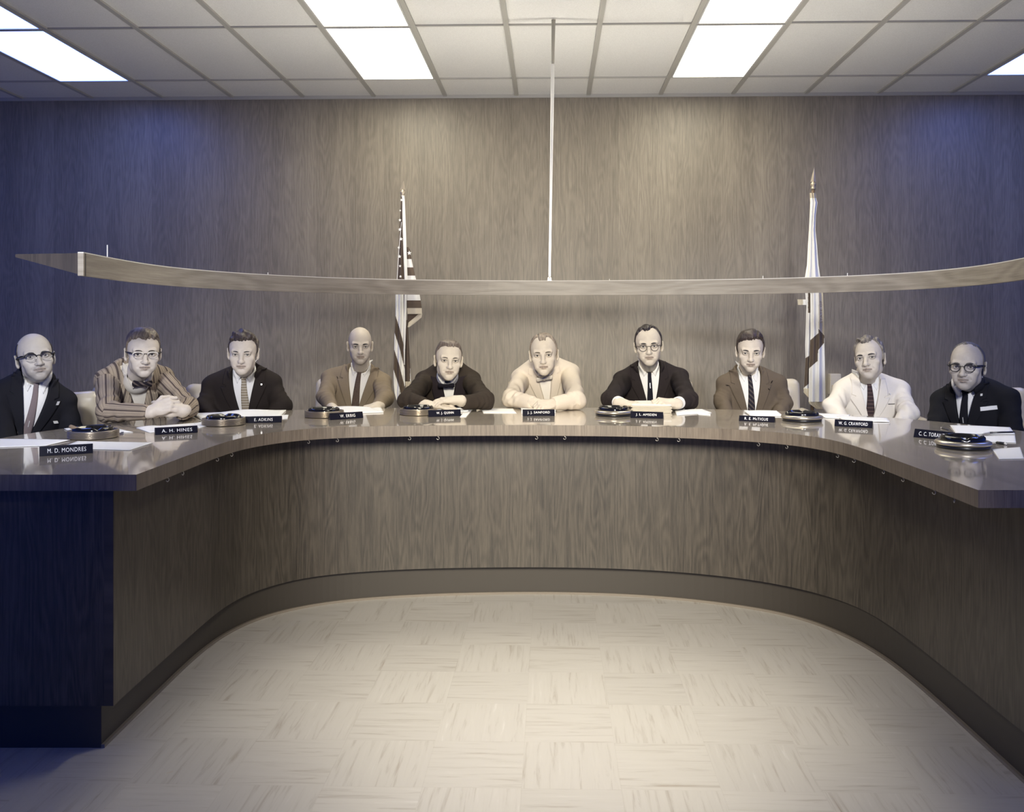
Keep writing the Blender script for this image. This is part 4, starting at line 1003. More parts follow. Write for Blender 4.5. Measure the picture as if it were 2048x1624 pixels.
cast = [
 dict(id='a', nbo=(0, 0, 0.05), label='person with bald crown and browline glasses in dark suit, hands below desk, at far left', d=4.4, eyes=(75.5, 712.5), de=4.24, s=1.0, head=(7, -6, -7), skin=(.46, .42, .37), fw=1.0, jw=1.03, neck=.99,
  SL=(-18, 764, 4.25), SR=(152, 786, 4.5), EL=(-12, 862, 4.12), ER=(172, 862, 4.48), WL=(62, 876, 4.02), WR=(120, 905, 4.05), lean=.12, hands=[dict(w='L', d=(.8, -.2, -.5), n=(0, .5, -1), side=-1), dict(w='R', d=(-.7, -.3, -.5), n=(0, .3, -1), side=1)],
  hair=HS(line=HL_FRINGE, top={0: -1, 62: -1, 70: .075, 120: .085, 180: .09}, th=.004, wave=.001), hc=DARK, beard=.35, stache=.18, brow=.9, mouth=1.1, w0=.068, ua=-.335, jm=j_navy, tie=dict(kind='long', w=.019, m=tie_m('grey narrow tie', (.20, .16, .16)), bar=-.19), trim=[('lapel_pin', -.10, .105, .006, .008, M_pinmetal, .3), ('pocket_square', -.19, .115, .010, .006, M_shirt, -.6), ('button', -.255, -.045, .007, .007, M_btn, 0)],
  glasses=dict(rim=frame_clear, top=frame_dark, arm=frame_dark, bar=.0032, tr=.0036, r=.0011, w=.0245, h=.0175, sq=2.5)),
 dict(id='b', label='person in tan striped jacket and dark bow tie, fingers clasped on the desk', d=4.8, eyes=(290, 709), de=4.55, s=1.04, head=(6, 4, 1), skin=(.60, .53, .44), neck=1.08, jw=1.08,
  SL=(197, 744, 4.66), SR=(343, 737, 4.92), EL=(199, 828, 4.36), ER=(391, 815, 4.66), WL=(303, 826, 4.30), WR=(365, 826, 4.37), lean=.16, nbo=(.026, -.05, -.03), utop=-.06, ring=0, cuffL=.86, cuffR=.9, fold=.0075,
  hands=[dict(w='L', o=(0, .012, .012), d=(.85, .10, .28), n=(.15, .9, -.35), side=1, curl=(.75, .8, .85, .9), thumb=1.3), dict(w='R', o=(.0, -.012, .018), d=(-.85, -.15, .05), n=(.0, .9, -.3), side=-1, curl=(.30, .34, .38, .42), thumb=1.2, base=.15, spread=.10)],
  hair=HS(line={**HL_FULL, 0: .070, 30: .070, 50: .068}, th=.009, side=.4, front=.010, wave=.0028, wf=.7), hc=((.06, .045, .035), (.24, .19, .14)), brow=1.0, w0=.066, ua=-.30, vx=.02, un=-.10, lw=.078, jm=j_stripe, striped=1, sm=cloth_mat('cream shirt cloth', (.66, .61, .52)), tie=dict(kind='bow', w=.052, h=.019, tilt=-.06, m=tie_m('dark striped bow tie', (.018, .015, .02), 'diag', (.13, .10, .085), 230.)),
  glasses=dict(rim=frame_clear, top=frame_pale, arm=frame_dark, bar=.0034, tr=.0028, r=.0009, w=.0240, h=.0150, z=-.002, sq=2.5)),
 dict(id='c', nbo=(0.012, 0, 0.03), label='person with wavy dark hair in dark brown suit and barred light tie', d=5.1, eyes=(482.5, 709.5), de=4.93, s=1.0, head=(-7, 7, 1), skin=(.62, .55, .46), fw=1.0, jw=1.08, neck=1.04, ear=1.05,
  SL=(408, 755, 5.2), SR=(556, 751, 5.2), EL=(395, 815, 5.14), ER=(578, 811, 5.16), WL=(452, 846, 5.02), WR=(520, 846, 5.04), lean=.12, hands=lap(),
  hair=HS(line={**HL_FULL, 0: .074, 25: .074, 42: .072}, th=.010, side=.5, front=.010, wave=.0042, wf=.9, asym=.004), hc=((.018, .014, .015), (.10, .075, .06)), brow=.7, w0=.074, ua=-.33, un=-.075, lw=.078, jm=j_brown, trim=[('lapel_pin', -.08, .10, .004, .004, M_pinmetal, 0)], tie=dict(kind='long', w=.023, m=tie_m('light barred tie', (.27, .225, .16), 'bars', (.60, .56, .48), 420.), kx=.018)),
 dict(id='d', nbo=(0.018, 0, 0.035), label='person bald, in tan suit and dark tie, one hand resting on papers', d=5.8, eyes=(721, 693.8), de=5.62, s=.98, head=(2, 5, 0), skin=(.52, .46, .385), fw=.98, jw=1.0, ear=1.08, neck=1.08,
  SL=(648, 741, 5.85), SR=(779, 750, 5.85), EL=(638, 793, 5.62), ER=(783, 797, 5.5), WL=(664, 816, 5.18), WR=(757, 812, 5.2), lean=.0, cuffL=.93, cuffR=.95, fold=.0065,
  hands=[dict(w='L', d=(.55, -.8, -.15), n=(0, -.1, -1), side=-1), dict(w='R', o=(0, -.01, .0), d=(-.5, -.75, -.08), n=(-.1, .1, -1), side=1, curl=(.5, .55, .6, .6), base=.45)],
  hair=None, scalp=.4, hc=((.02, .017, .016), (.06, .05, .045)), brow=1.15, beard=.12, stache=.25, w0=.078, ua=-.36, un=-.085, lw=.076, jm=j_tan, tie=dict(kind='long', w=.0235, m=tie_m('dark mottled tie', (.055, .038, .034), 'mottle', (.13, .095, .075), 90.)),
  trim=[('buttonhole', -.083, -.135, .0016, .006, j_brown, -.6), ('buttonhole', -.083, .135, .0016, .006, j_brown, .6)]),
 dict(id='e', label='person with cropped hair in dark dinner jacket and black bow tie, hands crossed on desk', d=5.35, eyes=(900, 721.7), de=5.14, s=1.0, head=(6, 2, 3), skin=(.56, .50, .41), fw=.99, jw=1.05,
  SL=(834, 748, 5.52), SR=(956, 748, 5.52), EL=(801, 805, 5.02), ER=(984, 804, 5.04), WL=(853, 810, 4.90), WR=(921, 805, 4.93), lean=.24, nbo=(.008, -.06, -.005), utop=-.072, ring=0, cuffL=.80, cuffR=.80, fold=.0085,
  hands=[dict(w='L', o=(0, .0, -.004), d=(1, -.12, -.04), n=(0, .1, -1), side=1, curl=(.12, .12, .14, .16), base=.1), dict(w='R', o=(-.012, -.025, .016), d=(-1, -.16, -.04), n=(0, .15, -1), side=-1, curl=(.22, .24, .26, .3), base=.16, spread=.09)],
  hair=HS(line={**HL_FULL, 0: .080, 25: .080, 42: .076}, th=.006, front=.010, wave=.0012, flat=.122, side=.6), hc=((.07, .055, .045), (.22, .18, .145)), brow=.75, w0=.058, ua=-.34, shawl=1, lw=.07, un=-.082, jm=j_dinner, lm=j_shawl, sm=M_shirt, tie=dict(kind='bow', w=.050, h=.0165, up=-.008, m=tie_m('black bow tie', (.010, .009, .014)))),
 dict(id='f', label='person with slicked light hair in cream jacket and pale bow tie, leaning on desk', d=5.4, eyes=(1086, 711), de=5.15, s=1.03, head=(-3, 3, -3), skin=(.54, .48, .395), fw=.98, jw=.98, ear=1.05,
  SL=(1026, 744, 5.55), SR=(1153, 731, 5.55), EL=(1009, 801, 5.2), ER=(1166, 801, 5.06), WL=(1068, 819, 5.03), WR=(1110, 808, 4.98), lean=.22, nbo=(-.008, -.05, .007), utop=-.055, ring=0, cuffL=.9, cuffR=.93, fold=.0075,
  hands=[dict(w='L', o=(0, 0, .0), d=(.9, -.3, -.1), n=(0, .3, -1), side=1, curl=(.7, .7, .75, .8)), dict(w='R', d=(-.95, -.35, -.08), n=(0, .5, -.9), side=-1, curl=(.85, .9, .95, 1.), base=.4)],
  hair=HS(line=HL_RECEDE, th=.006, front=.004, wave=.0012, wf=.6, part=-.028), hc=((.12, .095, .07), (.36, .30, .235)), brow=.9, w0=.058, ua=-.36, un=-.09, lw=.07, vx=-.0, jm=j_cream, sm=cloth_mat('ivory shirt cloth', (.76, .72, .65)), tie=dict(kind='bow', w=.050, h=.015, tilt=.08, up=-.020, m=tie_m('pale dotted bow tie', (.62, .57, .48), 'dots', (.25, .2, .16), 60.)), tm=cloth_mat('light trousers', (.45, .4, .33))),
 dict(id='g', nbo=(-0.01, 0, 0.03), label='person with round dark glasses in dark suit, gripping a pile of folders', d=5.5, eyes=(1297.5, 692.9), de=5.32, s=1.03, head=(1, 3, -3), skin=(.58, .52, .43), jw=1.1, neck=1.1, ear=.95,
  SL=(1231, 746, 5.6), SR=(1372, 738, 5.6), EL=(1207, 803, 5.12), ER=(1392, 804, 5.1), WL=(1241, 806.5, 4.98), WR=(1350, 808, 4.93), lean=.12, cuffL=.62, cuffR=.60, shirtcuff=.055, fold=.007,
  hands=[dict(w='L', d=(.95, -.25, -.05), n=(.05, .1, -1), side=1, curl=(.35, .4, .5, .6), base=.1, s=.95), dict(w='R', o=(-.0, -.0, .002), d=(-.85, -.3, .12), n=(-.2, .35, -1), side=-1, curl=(.75, .8, .85, .9), base=.3)],
  hair=HS(line={**HL_RECEDE, 0: .088, 12: .092, 24: .100}, th=.006, front=.006, wave=.0016, asym=.010, part=.014), hc=DARK, brow=.9, smile=1, w0=.074, ua=-.33, un=-.085, lw=.076, jm=j_char, tie=dict(kind='long', w=.0185, kx=-.012, m=tie_m('black tie', (.012, .012, .018)), bar=-.10),
  glasses=dict(rim=frame_mid, arm=frame_mid, tr=.0017, r=.0015, w=.0215, h=.0195, z=-.006, sq=2.15, taper=.3)),
 dict(id='h', nbo=(-0.018, 0, 0.03), label='person with thick dark side-parted hair in mid-brown suit, arms below desk', d=5.55, eyes=(1502, 707), de=5.38, s=1.04, head=(3, 9, 1), skin=(.57, .50, .41), fw=.99, jw=.95, ear=1.0,
  SL=(1438, 753, 5.6), SR=(1569, 750, 5.6), EL=(1432, 803, 5.56), ER=(1580, 807, 5.56), WL=(1466, 846, 5.3), WR=(1545, 846, 5.3), lean=.06, hands=lap(),
  hair=HS(line={**HL_FULL, 0: .076, 25: .076}, th=.009, side=.6, front=.013, wave=.0026, wf=.8, part=.034, asym=.006), hc=((.015, .012, .013), (.085, .06, .048)), brow=.9, w0=.074, ua=-.36, un=-.08, lw=.074, jm=j_mid, tie=dict(kind='long', w=.0215, m=tie_m('dark striped tie', (.020, .018, .026), 'diag', (.085, .07, .065), 210.)),
  trim=[('buttonhole', -.088, -.137, .008, .0028, j_brown, -1.2), ('buttonhole', -.070, .132, .0035, .0065, j_brown, .8), ('buttonhole', -.110, .108, .003, .006, j_brown, -.6)]),
 dict(id='i', nbo=(-0.035, 0, 0.014), label='person in off-white suit and narrow plaid tie, seated beside the pale flag', d=5.2, eyes=(1732, 715.9), de=5.02, s=1.03, head=(-13, -3, -8), skin=(.56, .50, .42), fw=.96, jw=.98, nose=1.2,
  SL=(1673, 763, 5.2), SR=(1814, 764, 5.2), EL=(1652, 813, 5.08), ER=(1831, 826, 5.0), WL=(1705, 860, 4.8), WR=(1780, 862, 4.8), lean=.02, hands=lap(),
  hair=HS(line={**HL_RECEDE, 0: .082, 12: .084, 24: .090}, th=.008, front=.010, wave=.0032, wf=1.1, part=.036), hc=((.05, .042, .038), (.34, .30, .25)), brow=1.1, w0=.062, ua=-.275, vx=-.012, un=-.10, lw=.074, jm=j_white, tie=dict(kind='long', w=.0215, m=tie_m('plaid tie', (.045, .030, .032), 'bars', (.12, .08, .07), 300.)),
  trim=[('pocket_slit', -.140, .112, .022, .0014, j_brown, 0), ('lapel_pin', -.085, .105, .004, .004, M_pinmetal, 0), ('button', -.29, -.01, .007, .007, mat('pale button', (.5, .45, .38), .4), 0)], tm=cloth_mat('off white trousers', (.6, .56, .5))),
 dict(id='k', nbo=(-0.028, 0, 0.028), label='person with dark framed glasses and white pocket square in black suit, at far right', d=4.7, eyes=(1926.5, 734), de=4.5, s=1.03, head=(-12, 1, 0), skin=(.40, .36, .32), jw=1.05, neck=1.04,
  SL=(1865, 783, 4.86), SR=(2030, 778, 4.56), EL=(1848, 842, 4.72), ER=(2048, 850, 4.42), WL=(1890, 885, 4.35), WR=(1985, 890, 4.22), lean=.08, hands=lap(),
  hair=HS(line={**HL_FRINGE, 0: .106, 30: .108, 50: .10, 60: .085, 66: .06}, top={0: 9, 180: 9}, th=.0035, wave=.0008), hc=((.05, .045, .045), (.16, .145, .135)), brow=1.0, beard=.2, stache=.2, w0=.062, ua=-.30, vx=-.03, un=-.085, lw=.078, jm=j_black, colh=.012, tie=dict(kind='long', w=.022, m=tie_m('black plain tie', (.010, .010, .014)), bar=-.165),
  trim=[('pocket_square', -.125, .105, .036, .010, M_shirt, .0), ('lapel_pin', -.06, .075, .005, .005, M_pinmetal, 0)],
  glasses=dict(rim=frame_dark, top=frame_dark, arm=frame_dark, tr=.0040, r=.0020, bar=.0030, w=.0235, h=.0180, z=-.004, sq=2.7)),
]
people = [person(p) for p in cast]
# ------------------------------------------------------------------ swivel chairs
M_leather = mat('pale cream leather', (.50, .45, .36), .33, spec=.6); M_tack = mat('nailhead brass', (.35, .28, .16), .35, metal=.8); M_chairm = mat('dark chair metal', (.03, .03, .032), .35, metal=.6)
def make_chair():
    root = empty('swivel_chair', (0, 0, 0))
    f = Field(); f.box((0, .27, .655), (.235, .055, .225), Rx(-.10), .045); f.box((0, .235, .67), (.18, .045, .15), Rx(-.10), .04, k=.03)
    f.fn(lambda P: -(.16 * P[..., 0] ** 2 - .0), (0, .3, .7), .6, op='d')
    V, Q = f.mesh((-.30, .10, .36), (.30, .42, .95), .012); mesh('backrest', V, Q, M_leather, root, True)
    f = Field(); f.box((0, -.01, .46), (.235, .25, .055), None, .045); V, Q = f.mesh((-.30, -.32, .36), (.30, .30, .56), .014); mesh('seat', V, Q, M_leather, root, True)
    t = MB()
    for sd in (-1, 1):
        for k in range(16): c = A([sd * .238, .272 + .10 * (.45 + k * .027 - .655), .45 + k * .027]); t.box(c, (.004, .006, .006))
    t.build('nailhead_trim', M_tack, root)
    for sd in (-1, 1):
        f = Field(); f.cone((sd * .245, -.16, .66), (sd * .245, .22, .66), .028, .030); V, Q = f.mesh((sd * .245 - .05, -.22, .6), (sd * .245 + .05, .28, .72), .009); a = mesh('armrest', V, Q, M_leather, root, True)
        MB().tube([(sd * .245, -.10, .65), (sd * .255, -.06, .45), (sd * .20, 0, .41)], .014, 8).build('arm_support', M_chairm, a, True)
    MB().lathe([(.03, .13), (.03, .25), (.022, .25), (.022, .41), (.12, .41), (.12, .42)], n=16).build('pedestal', M_chairm, root, True)
    for k in range(5):
        a = k * 2 * math.pi / 5; l = MB().tube([(0, 0, .14), (.13 * math.cos(a), .13 * math.sin(a), .115), (0.23 * math.cos(a), 0.23 * math.sin(a), .075)], [.022, .018, .013], 8).build('leg', M_chairm, root, True)
        MB().lathe([(.004, -.011), (.027, -.011), (.027, .011), (.004, .011)], (0.23 * math.cos(a), 0.23 * math.sin(a), .028), 14, Rx(math.pi / 2)).build('caster', M_chairm, l, True)
    return root
chair0 = make_chair()
chair_at = [   # px of the chair centre, depth of the seat, turn in degrees, who sits in it
 (104, 4.84, 26, 'under the man at far left'), (268, 5.56, 12, 'under the man in the striped jacket'), (450, 5.58, 6, 'under the man with the barred light tie'),
 (702, 6.16, 0, 'under the bald man in the tan suit'), (894, 6.14, 0, 'under the man in the dinner jacket'), (1087, 6.12, 4, 'under the man in the cream jacket'), (1314, 6.12, -3, 'under the man with the pile of folders'),
 (1528, 6.12, -2, 'under the man in the mid brown suit'), (1743, 5.72, -10, 'under the man in the white suit'), (1966, 5.28, -20, 'under the man at far right')]
for k, (px, d, t, who) in enumerate(chair_at):
    o = chair0 if k == 0 else copy_tree(chair0)
    q = D(px, CY, d) - Rz(math.radians(t)) @ A([0, .27, 0]); o.location = Vector(W((q[0], q[1], DAIS_Z + .001))); o.rotation_euler = (0, 0, YAW + math.radians(t))
    tag(o, f'cream leather swivel chair with dark base {who}', 'chair', 'swivel chairs behind the desk')

# ------------------------------------------------------------------ name plates
M_plate = mat('black plate', (.008, .008, .014), .16, coat=.6); M_letter = mat('white lettering', (.85, .85, .83), .5)
def text_mesh(name, s, width, height, m, parent, Mx, bold=.0):
    cu = bpy.data.curves.new(name, 'FONT'); cu.body = s; cu.size = 1; cu.offset = bold; cu.extrude = .01; cu.space_character = 1.12; cu.resolution_u = 3
    t = bpy.data.objects.new(name, cu); col.objects.link(t); dg = bpy.context.evaluated_depsgraph_get(); dg.update()
    me = bpy.data.meshes.new_from_object(t.evaluated_get(dg)); bpy.data.objects.remove(t)
    v = np.empty(len(me.vertices) * 3, dtype=np.float32); me.vertices.foreach_get('co', v); v = v.reshape(-1, 3)
    lo, hi = v.min(0), v.max(0); v[:, 0] = (v[:, 0] - lo[0]) / (hi[0] - lo[0]) * width; v[:, 1] = (v[:, 1] - lo[1]) / (hi[1] - lo[1]) * height; v[:, 2] = (v[:, 2] - lo[2]) * .02
    v = Mx(v.astype(float)); me.vertices.foreach_set('co', v.astype(np.float32).ravel()); me.materials.append(m); me.name = name; me.update()
    return link(bpy.data.objects.new(name, me), parent)
plates = [
 ('M. D. MONDRES', (79.6, 895.4), (184, 888), (186, 906.5), (78.5, 913), .15, .87, 'by two white sheets at the desk\'s left end'),
 ('A. H. HINES', (311, 856.7), (394.7, 852), (395.7, 865.5), (310, 870.3), .16, .87, 'in front of the man in the striped jacket'),
 ('E. ADKINS', (489.7, 834.3), (562.8, 832.7), (563.4, 845.3), (489.7, 846.6), .25, .75, 'right of the ashtray before the man with barred tie'),
 ('W. ERBIG', (662.2, 827.3), (724.4, 824.3), (726.8, 836.2), (661, 840.3), .30, .76, 'in front of the bald man in the tan suit'),
 ('W. J. QUINN', (857.8, 822), (921, 819), (922, 832.3), (857, 834.3), .25, .78, 'in front of the man in the dinner jacket'),
 ('J. J. SANFORD', (1045.4, 820), (1109.5, 819.4), (1109.5, 832), (1045.4, 832.3), .15, .85, 'in front of the man in the cream jacket'),
 ('J. L. AMSDEN', (1261, 822.9), (1324.5, 825.5), (1325.8, 837.8), (1260.5, 835.8), .17, .80, 'in front of the pile of folders'),
 ('R. E. McTIGUE', (1477.5, 831), (1548, 835), (1548.6, 845.4), (1477.5, 842), .16, .82, 'in front of the man in the mid brown suit'),
 ('W. G. CRAWFORD', (1669.8, 839), (1743.6, 843.8), (1744.5, 856.7), (1668.7, 852.6), .11, .88, 'in front of the man in the white suit'),
 ('C. C. TORANT', (1829, 858.4), (1907, 865.7), (1905, 882.5), (1826.8, 874.4), .13, .78, 'partly behind the ashtray at far right')]
for s_, TL, TR, BR, BL, a0, a1, where in plates:
    b0, b1 = U(*BL), U(*BR); xv = norm(b1 - b0); yv = norm(np.cross([0, 0, 1], xv)); w = np.linalg.norm(b1 - b0)
    h = ((BL[1] - TL[1]) * b0[1] + (BR[1] - TR[1]) * b1[1]) / 2 / F_PX * 1.02
    o = empty('nameplate', W(b0 + A([0, 0, .0006])), YAW + math.atan2(xv[1], xv[0])); tag(o, 'black wedge nameplate with white capitals ' + where, 'nameplate', 'nameplates along the desk')
    dp = .034; t = .012; b = MB(); v = []
    for x in (0, w): v += [(x, 0, 0), (x, dp, 0), (x, t + .006, h), (x, t, h)]
    b.add(v, [(0, 3, 2, 1), (4, 5, 6, 7), (0, 4, 7, 3), (3, 7, 6, 2), (2, 6, 5, 1), (1, 5, 4, 0)]); b.build('wedge', M_plate, o)
    fn_ = norm(A([0, -h, t])); up = norm(A([0, t, h])); fh = math.hypot(h, t)
    def Mx(v, w=w, up=up, fn_=fn_, fh=fh): return A([w * a0, 0, 0]) + np.outer(v[:, 0], A([1, 0, 0])) + np.outer(v[:, 1] + fh * .27, up) + np.outer(v[:, 2] + .0004, fn_)
    text_mesh('lettering', s_, w * (a1 - a0), fh * .45, M_letter, o, Mx)

# ------------------------------------------------------------------ ashtrays
M_glassb = mat('black glass dish', (.006, .006, .008), .10); M_rib = mat('ribbed grey metal', (.30, .26, .21), .32, metal=.75); M_silver = mat('brushed metal rim', (.50, .46, .39), .28, metal=.85); M_blackb = mat('black base', (.010, .010, .013), .3)
M_butt = mat('cigarette paper', (.78, .76, .70), .7); M_cigar = mat('cigar leaf', (.22, .16, .10), .8); M_ash = mat('ash', (.42, .41, .40), .95); M_card = mat('white card', (.78, .77, .73), .6)
def dish(parent, z):
    n = 64; rr = [(.030, .003), (.050, .002), (.058, .008), (.066, .021), (.073, .024), (.080, .018), (.082, .006), (.080, 0)]
    v, f = [], []
    for r, h in rr:
        for k in range(n):
            a = 2 * math.pi * k / n; nt = max(0, math.cos(3 * a)) ** 14; hh = h - (.009 * nt if h > .015 else 0); rad = r * (1 - .03 * math.cos(3 * a + math.pi)); v.append((rad * math.cos(a), rad * math.sin(a), z + hh))
    for i in range(len(rr) - 1):
        for k in range(n): f.append((i * n + k, (i + 1) * n + k, (i + 1) * n + (k + 1) % n, i * n + (k + 1) % n))
    f.append(tuple(range(n))); f.append(tuple(reversed(range((len(rr) - 1) * n, len(rr) * n))))
    d_ = MB().add(v, f).build('glass_dish', M_glassb, parent, True)
    return d_
trays = [  # px centre, px of front base, kind, where
 (187, 880.5, 'r', 'with a cigar, before the man at far left'), (447.5, 853.8, 'r', 'before the man with barred tie'), (648.5, 837.2, 'r', 'before the bald man in the tan suit'), (837, 832.5, 'r', 'before the man in the dinner jacket'),
 (1227.5, 834.5, 's', 'left of the pile of folders'), (1604, 845.5, 's', 'between the brown suited and white suited men'), (1926, 901.7, 's', 'at the far right end of the desk')]
proto = {}
for px, yb, kind, where in trays:
    fp = U(px, yb); c = fp + norm(A([fp[0], fp[1], 0])) * .101
    if kind not in proto:
        o = empty('ashtray', (0, 0, 0)); proto[kind] = o
        if kind == 'r':
            pr = [(.088, 0), (.096, .001)]
            for k in range(5): z = .002 + k * .0056; pr += [(.0965, z), (.1015, z + .0016), (.1015, z + .0036), (.0965, z + .0052)]
            pr += [(.1005, .0302), (.1005, .0325), (.094, .0335), (.088, .0315), (.084, .024), (.02, .024)]
            MB().lathe(pr, n=64).build('ribbed_drum', M_rib, o, True); dish(o, .0235)
        else:
            MB().lathe([(.09, 0), (.0965, .002), (.0965, .011), (.09, .012)], n=64).build('base', M_blackb, o, True)
            MB().lathe([(.088, .0115), (.097, .0118), (.1025, .0155), (.1035, .020), (.101, .0255), (.094, .029), (.084, .0295), (.080, .025), (.02, .025)], n=64).build('rim', M_silver, o, True); dish(o, .0245)
    else: o = copy_tree(proto[kind])
    o.location = Vector(W(c + A([0, 0, .0006]))); o.rotation_euler = (0, 0, YAW + rng.uniform(0, 2))
    tag(o, ('round ribbed metal ashtray ' if kind == 'r' else 'round ashtray with smooth metal rim ') + where, 'ashtray', 'ashtrays along the desk')
    zt_ = TABLE_Z + (.0285 if kind == 'r' else .0295)
    for k in range({187: 1, 447.5: 2, 648.5: 3, 837: 3, 1227.5: 0, 1604: 1, 1926: 1}[px]):
        a = rng.uniform(-.5, .5); off = A([rng.uniform(-.022, .022), rng.uniform(-.022, .022), 0]); dv = A([math.cos(a), math.sin(a), .10])
        b = MB().tube([dv * -.014, dv * .014], .0041, 10).build('cigarette_butt', M_butt, None, True); b.location = Vector(W(A([c[0], c[1], zt_ + .002]) + off))
        tag(b, 'short white cigarette butt lying in an ashtray on the desk', 'cigarette butt', 'cigarette butts in the ashtrays')
    if px == 187:
        p0 = D(141, 853, c[1] - .03); p1 = D(166, 862.5, c[1] - .07)
        o = empty('cigar', W(p1), YAW); dv = p0 - p1
        MB().tube([dv * 0, dv * .12, dv * .85, dv, dv * 1.01], [.0066, .0076, .0084, .0082, .004], 14).build('roll', M_cigar, o, True); MB().tube([dv * -.16, dv * -.02, dv * .0], [.0045, .0066, .0066], 12).build('ash_tip', M_ash, o, True)
        tag(o, 'thick cigar resting across the ribbed ashtray at the left end', 'cigar')

# ------------------------------------------------------------------ papers
M_paper = mat('white paper', (.84, .84, .82), .7); M_paper2 = mat('cream paper', (.76, .74, .68), .75); M_folder = mat('manila folder', (.58, .53, .43), .7); M_carbon = mat('dark sheet', (.04, .04, .05), .6)
def paper(name, label, cat, poly, z, th, m=M_paper, curl=0., wave=0., group=None, seed=0):
    """poly: back-left, back-right, front-right, front-left pixels on the desk."""
    r = random.Random(seed); q = [U(x, y, TABLE_Z + z) for x, y in poly]; n, k = 14, 18; top, bot = [], []; o0 = (q[0] + q[1] + q[2] + q[3]) / 4; ph = r.uniform(0, 6)
    for i in range(n):
        v = i / (n - 1); rt, rb = [], []
        for j in range(k):
            u = j / (k - 1); p = q[0] * (1 - u) * (1 - v) + q[1] * u * (1 - v) + q[2] * u * v + q[3] * (1 - u) * v
            hgt = curl * (1 - v) ** 2 * (.35 + .65 * math.sin(math.pi * u * .9 + ph * .15)) + wave * max(0, math.sin(u * 5 + v * 2 + ph)) * (1 - .6 * v) * math.sin(math.pi * u)
            p = A([p[0], p[1], TABLE_Z + z]) - o0 + A([0, 0, o0[2] * 0 + 0]); p[2] = hgt
            rt.append(p + A([0, 0, th])); rb.append(p.copy())
        top.append(rt); bot.append(rb)
    o = MB().sheet(top, bot).build(name, m, None, True); o.location = Vector(W((o0[0], o0[1], TABLE_Z + z + .0005))); o.rotation_euler = (0, 0, YAW)
    return tag(o, label, cat, group)
Z = .0006
paper('paper_sheet', 'white sheet half out of frame at the desk\'s far left', 'paper', [(-70, 880), (140, 881.5), (92, 892), (-60, 897)], Z, .0022, curl=.004, group='papers on the desk', seed=1)
paper('paper_sheet', 'white sheet running under the nameplate at the desk\'s left end', 'paper', [(155, 883), (306, 886), (260, 901), (120, 897)], Z, .0016, group='papers on the desk', seed=2)
paper('paper_sheet', 'white sheet behind the ashtray that holds the cigar', 'paper', [(128, 858.5), (205, 851), (266, 865), (150, 868)], Z, .002, curl=.003, group='papers on the desk', seed=3)
paper('paper_sheet', 'curled white sheet behind the nameplate of the striped jacket man', 'paper', [(272, 856), (405, 845), (412, 852), (300, 866)], Z, .0012, wave=.012, group='papers on the desk', seed=4)
paper('paper_sheet', 'loose white sheet between the striped jacket man and his neighbour', 'paper', [(388, 848.5), (420, 843.5), (432, 847), (398, 857)], Z, .0012, curl=.004, group='papers on the desk', seed=5)
paper('paper_stack', 'broad rumpled white papers before the man with barred tie', 'papers', [(385, 829.5), (572, 822), (560, 834), (407, 843)], Z, .006, wave=.010, curl=.002, group='papers on the desk', seed=6)
paper('paper_sheet', 'small white sheet poking out right of the second ashtray\'s nameplate', 'paper', [(555, 831), (577, 830), (575, 838), (556, 840)], Z, .0012, group='papers on the desk', seed=7)
paper('paper_pad', 'thick white pad under the hand of the bald man in tan', 'paper pad', [(684, 818), (762, 817), (767, 825.5), (700, 828)], Z, .006, group='papers on the desk', seed=8)
paper('paper_sheet', 'white sheet spread over the pad before the bald man in tan', 'paper', [(664, 816), (738, 815), (758, 822), (692, 826)], .0075, .0012, curl=.008, group='papers on the desk', seed=9)
paper('paper_pad', 'thick white pad under the hands of the dinner jacket man', 'paper pad', [(874, 821), (929, 817), (937, 823), (886, 827)], Z, .007, group='papers on the desk', seed=10)
paper('paper_sheet', 'white sheet jutting right of the dinner jacket man\'s nameplate', 'paper', [(932, 819), (945, 819), (932, 834.5), (920, 834.5)], Z, .0012, group='papers on the desk', seed=11)
paper('paper_sheet', 'lone white sheet lying left of the cream jacket man\'s nameplate', 'paper', [(962, 817.2), (1026, 817.5), (1033, 827), (967, 826.5)], Z, .0012, group='papers on the desk', seed=12)
paper('paper_pad', 'white pad behind the cream jacket man\'s nameplate', 'paper pad', [(1042, 819), (1112, 819), (1111, 827.5), (1043, 828.6)], Z, .009, group='papers on the desk', seed=13)
paper('paper_sheet', 'white sheets fanned to the right of the pile of folders', 'paper', [(1350, 823), (1404, 820), (1423, 825.8), (1354, 831.5)], Z, .003, curl=.005, group='papers on the desk', seed=14)
paper('paper_sheet', 'lower white sheet peeking out right of the fanned sheets', 'paper', [(1392, 825), (1421, 827), (1421, 832), (1397, 830)], Z, .001, group='papers on the desk', seed=15)
paper('paper_stack', 'white papers before the man in the mid brown suit', 'papers', [(1488, 824), (1553, 823.5), (1566, 833), (1500, 832)], Z, .005, curl=.004, group='papers on the desk', seed=16)
paper('paper_stack', 'white papers reaching from the ashtray to the white suited man', 'papers', [(1636, 829), (1700, 831), (1690, 838), (1650, 836)], Z, .004, curl=.002, group='papers on the desk', seed=17)
paper('paper_pad', 'thick white pad before the man in the white suit', 'paper pad', [(1672, 834), (1772, 838), (1779, 844.6), (1690, 843)], Z, .005, wave=.006, group='papers on the desk', seed=18)
paper('paper_sheet', 'large white sheet before the man at far right', 'paper', [(1900, 852.5), (2020, 856), (2030, 869), (1912, 868)], Z, .003, curl=.003, group='papers on the desk', seed=19)
paper('paper_sheet', 'narrow white sheet under the pen at far right', 'paper', [(1960, 873), (2030, 872), (2032, 886), (1972, 884)], Z, .002, group='papers on the desk', seed=20)
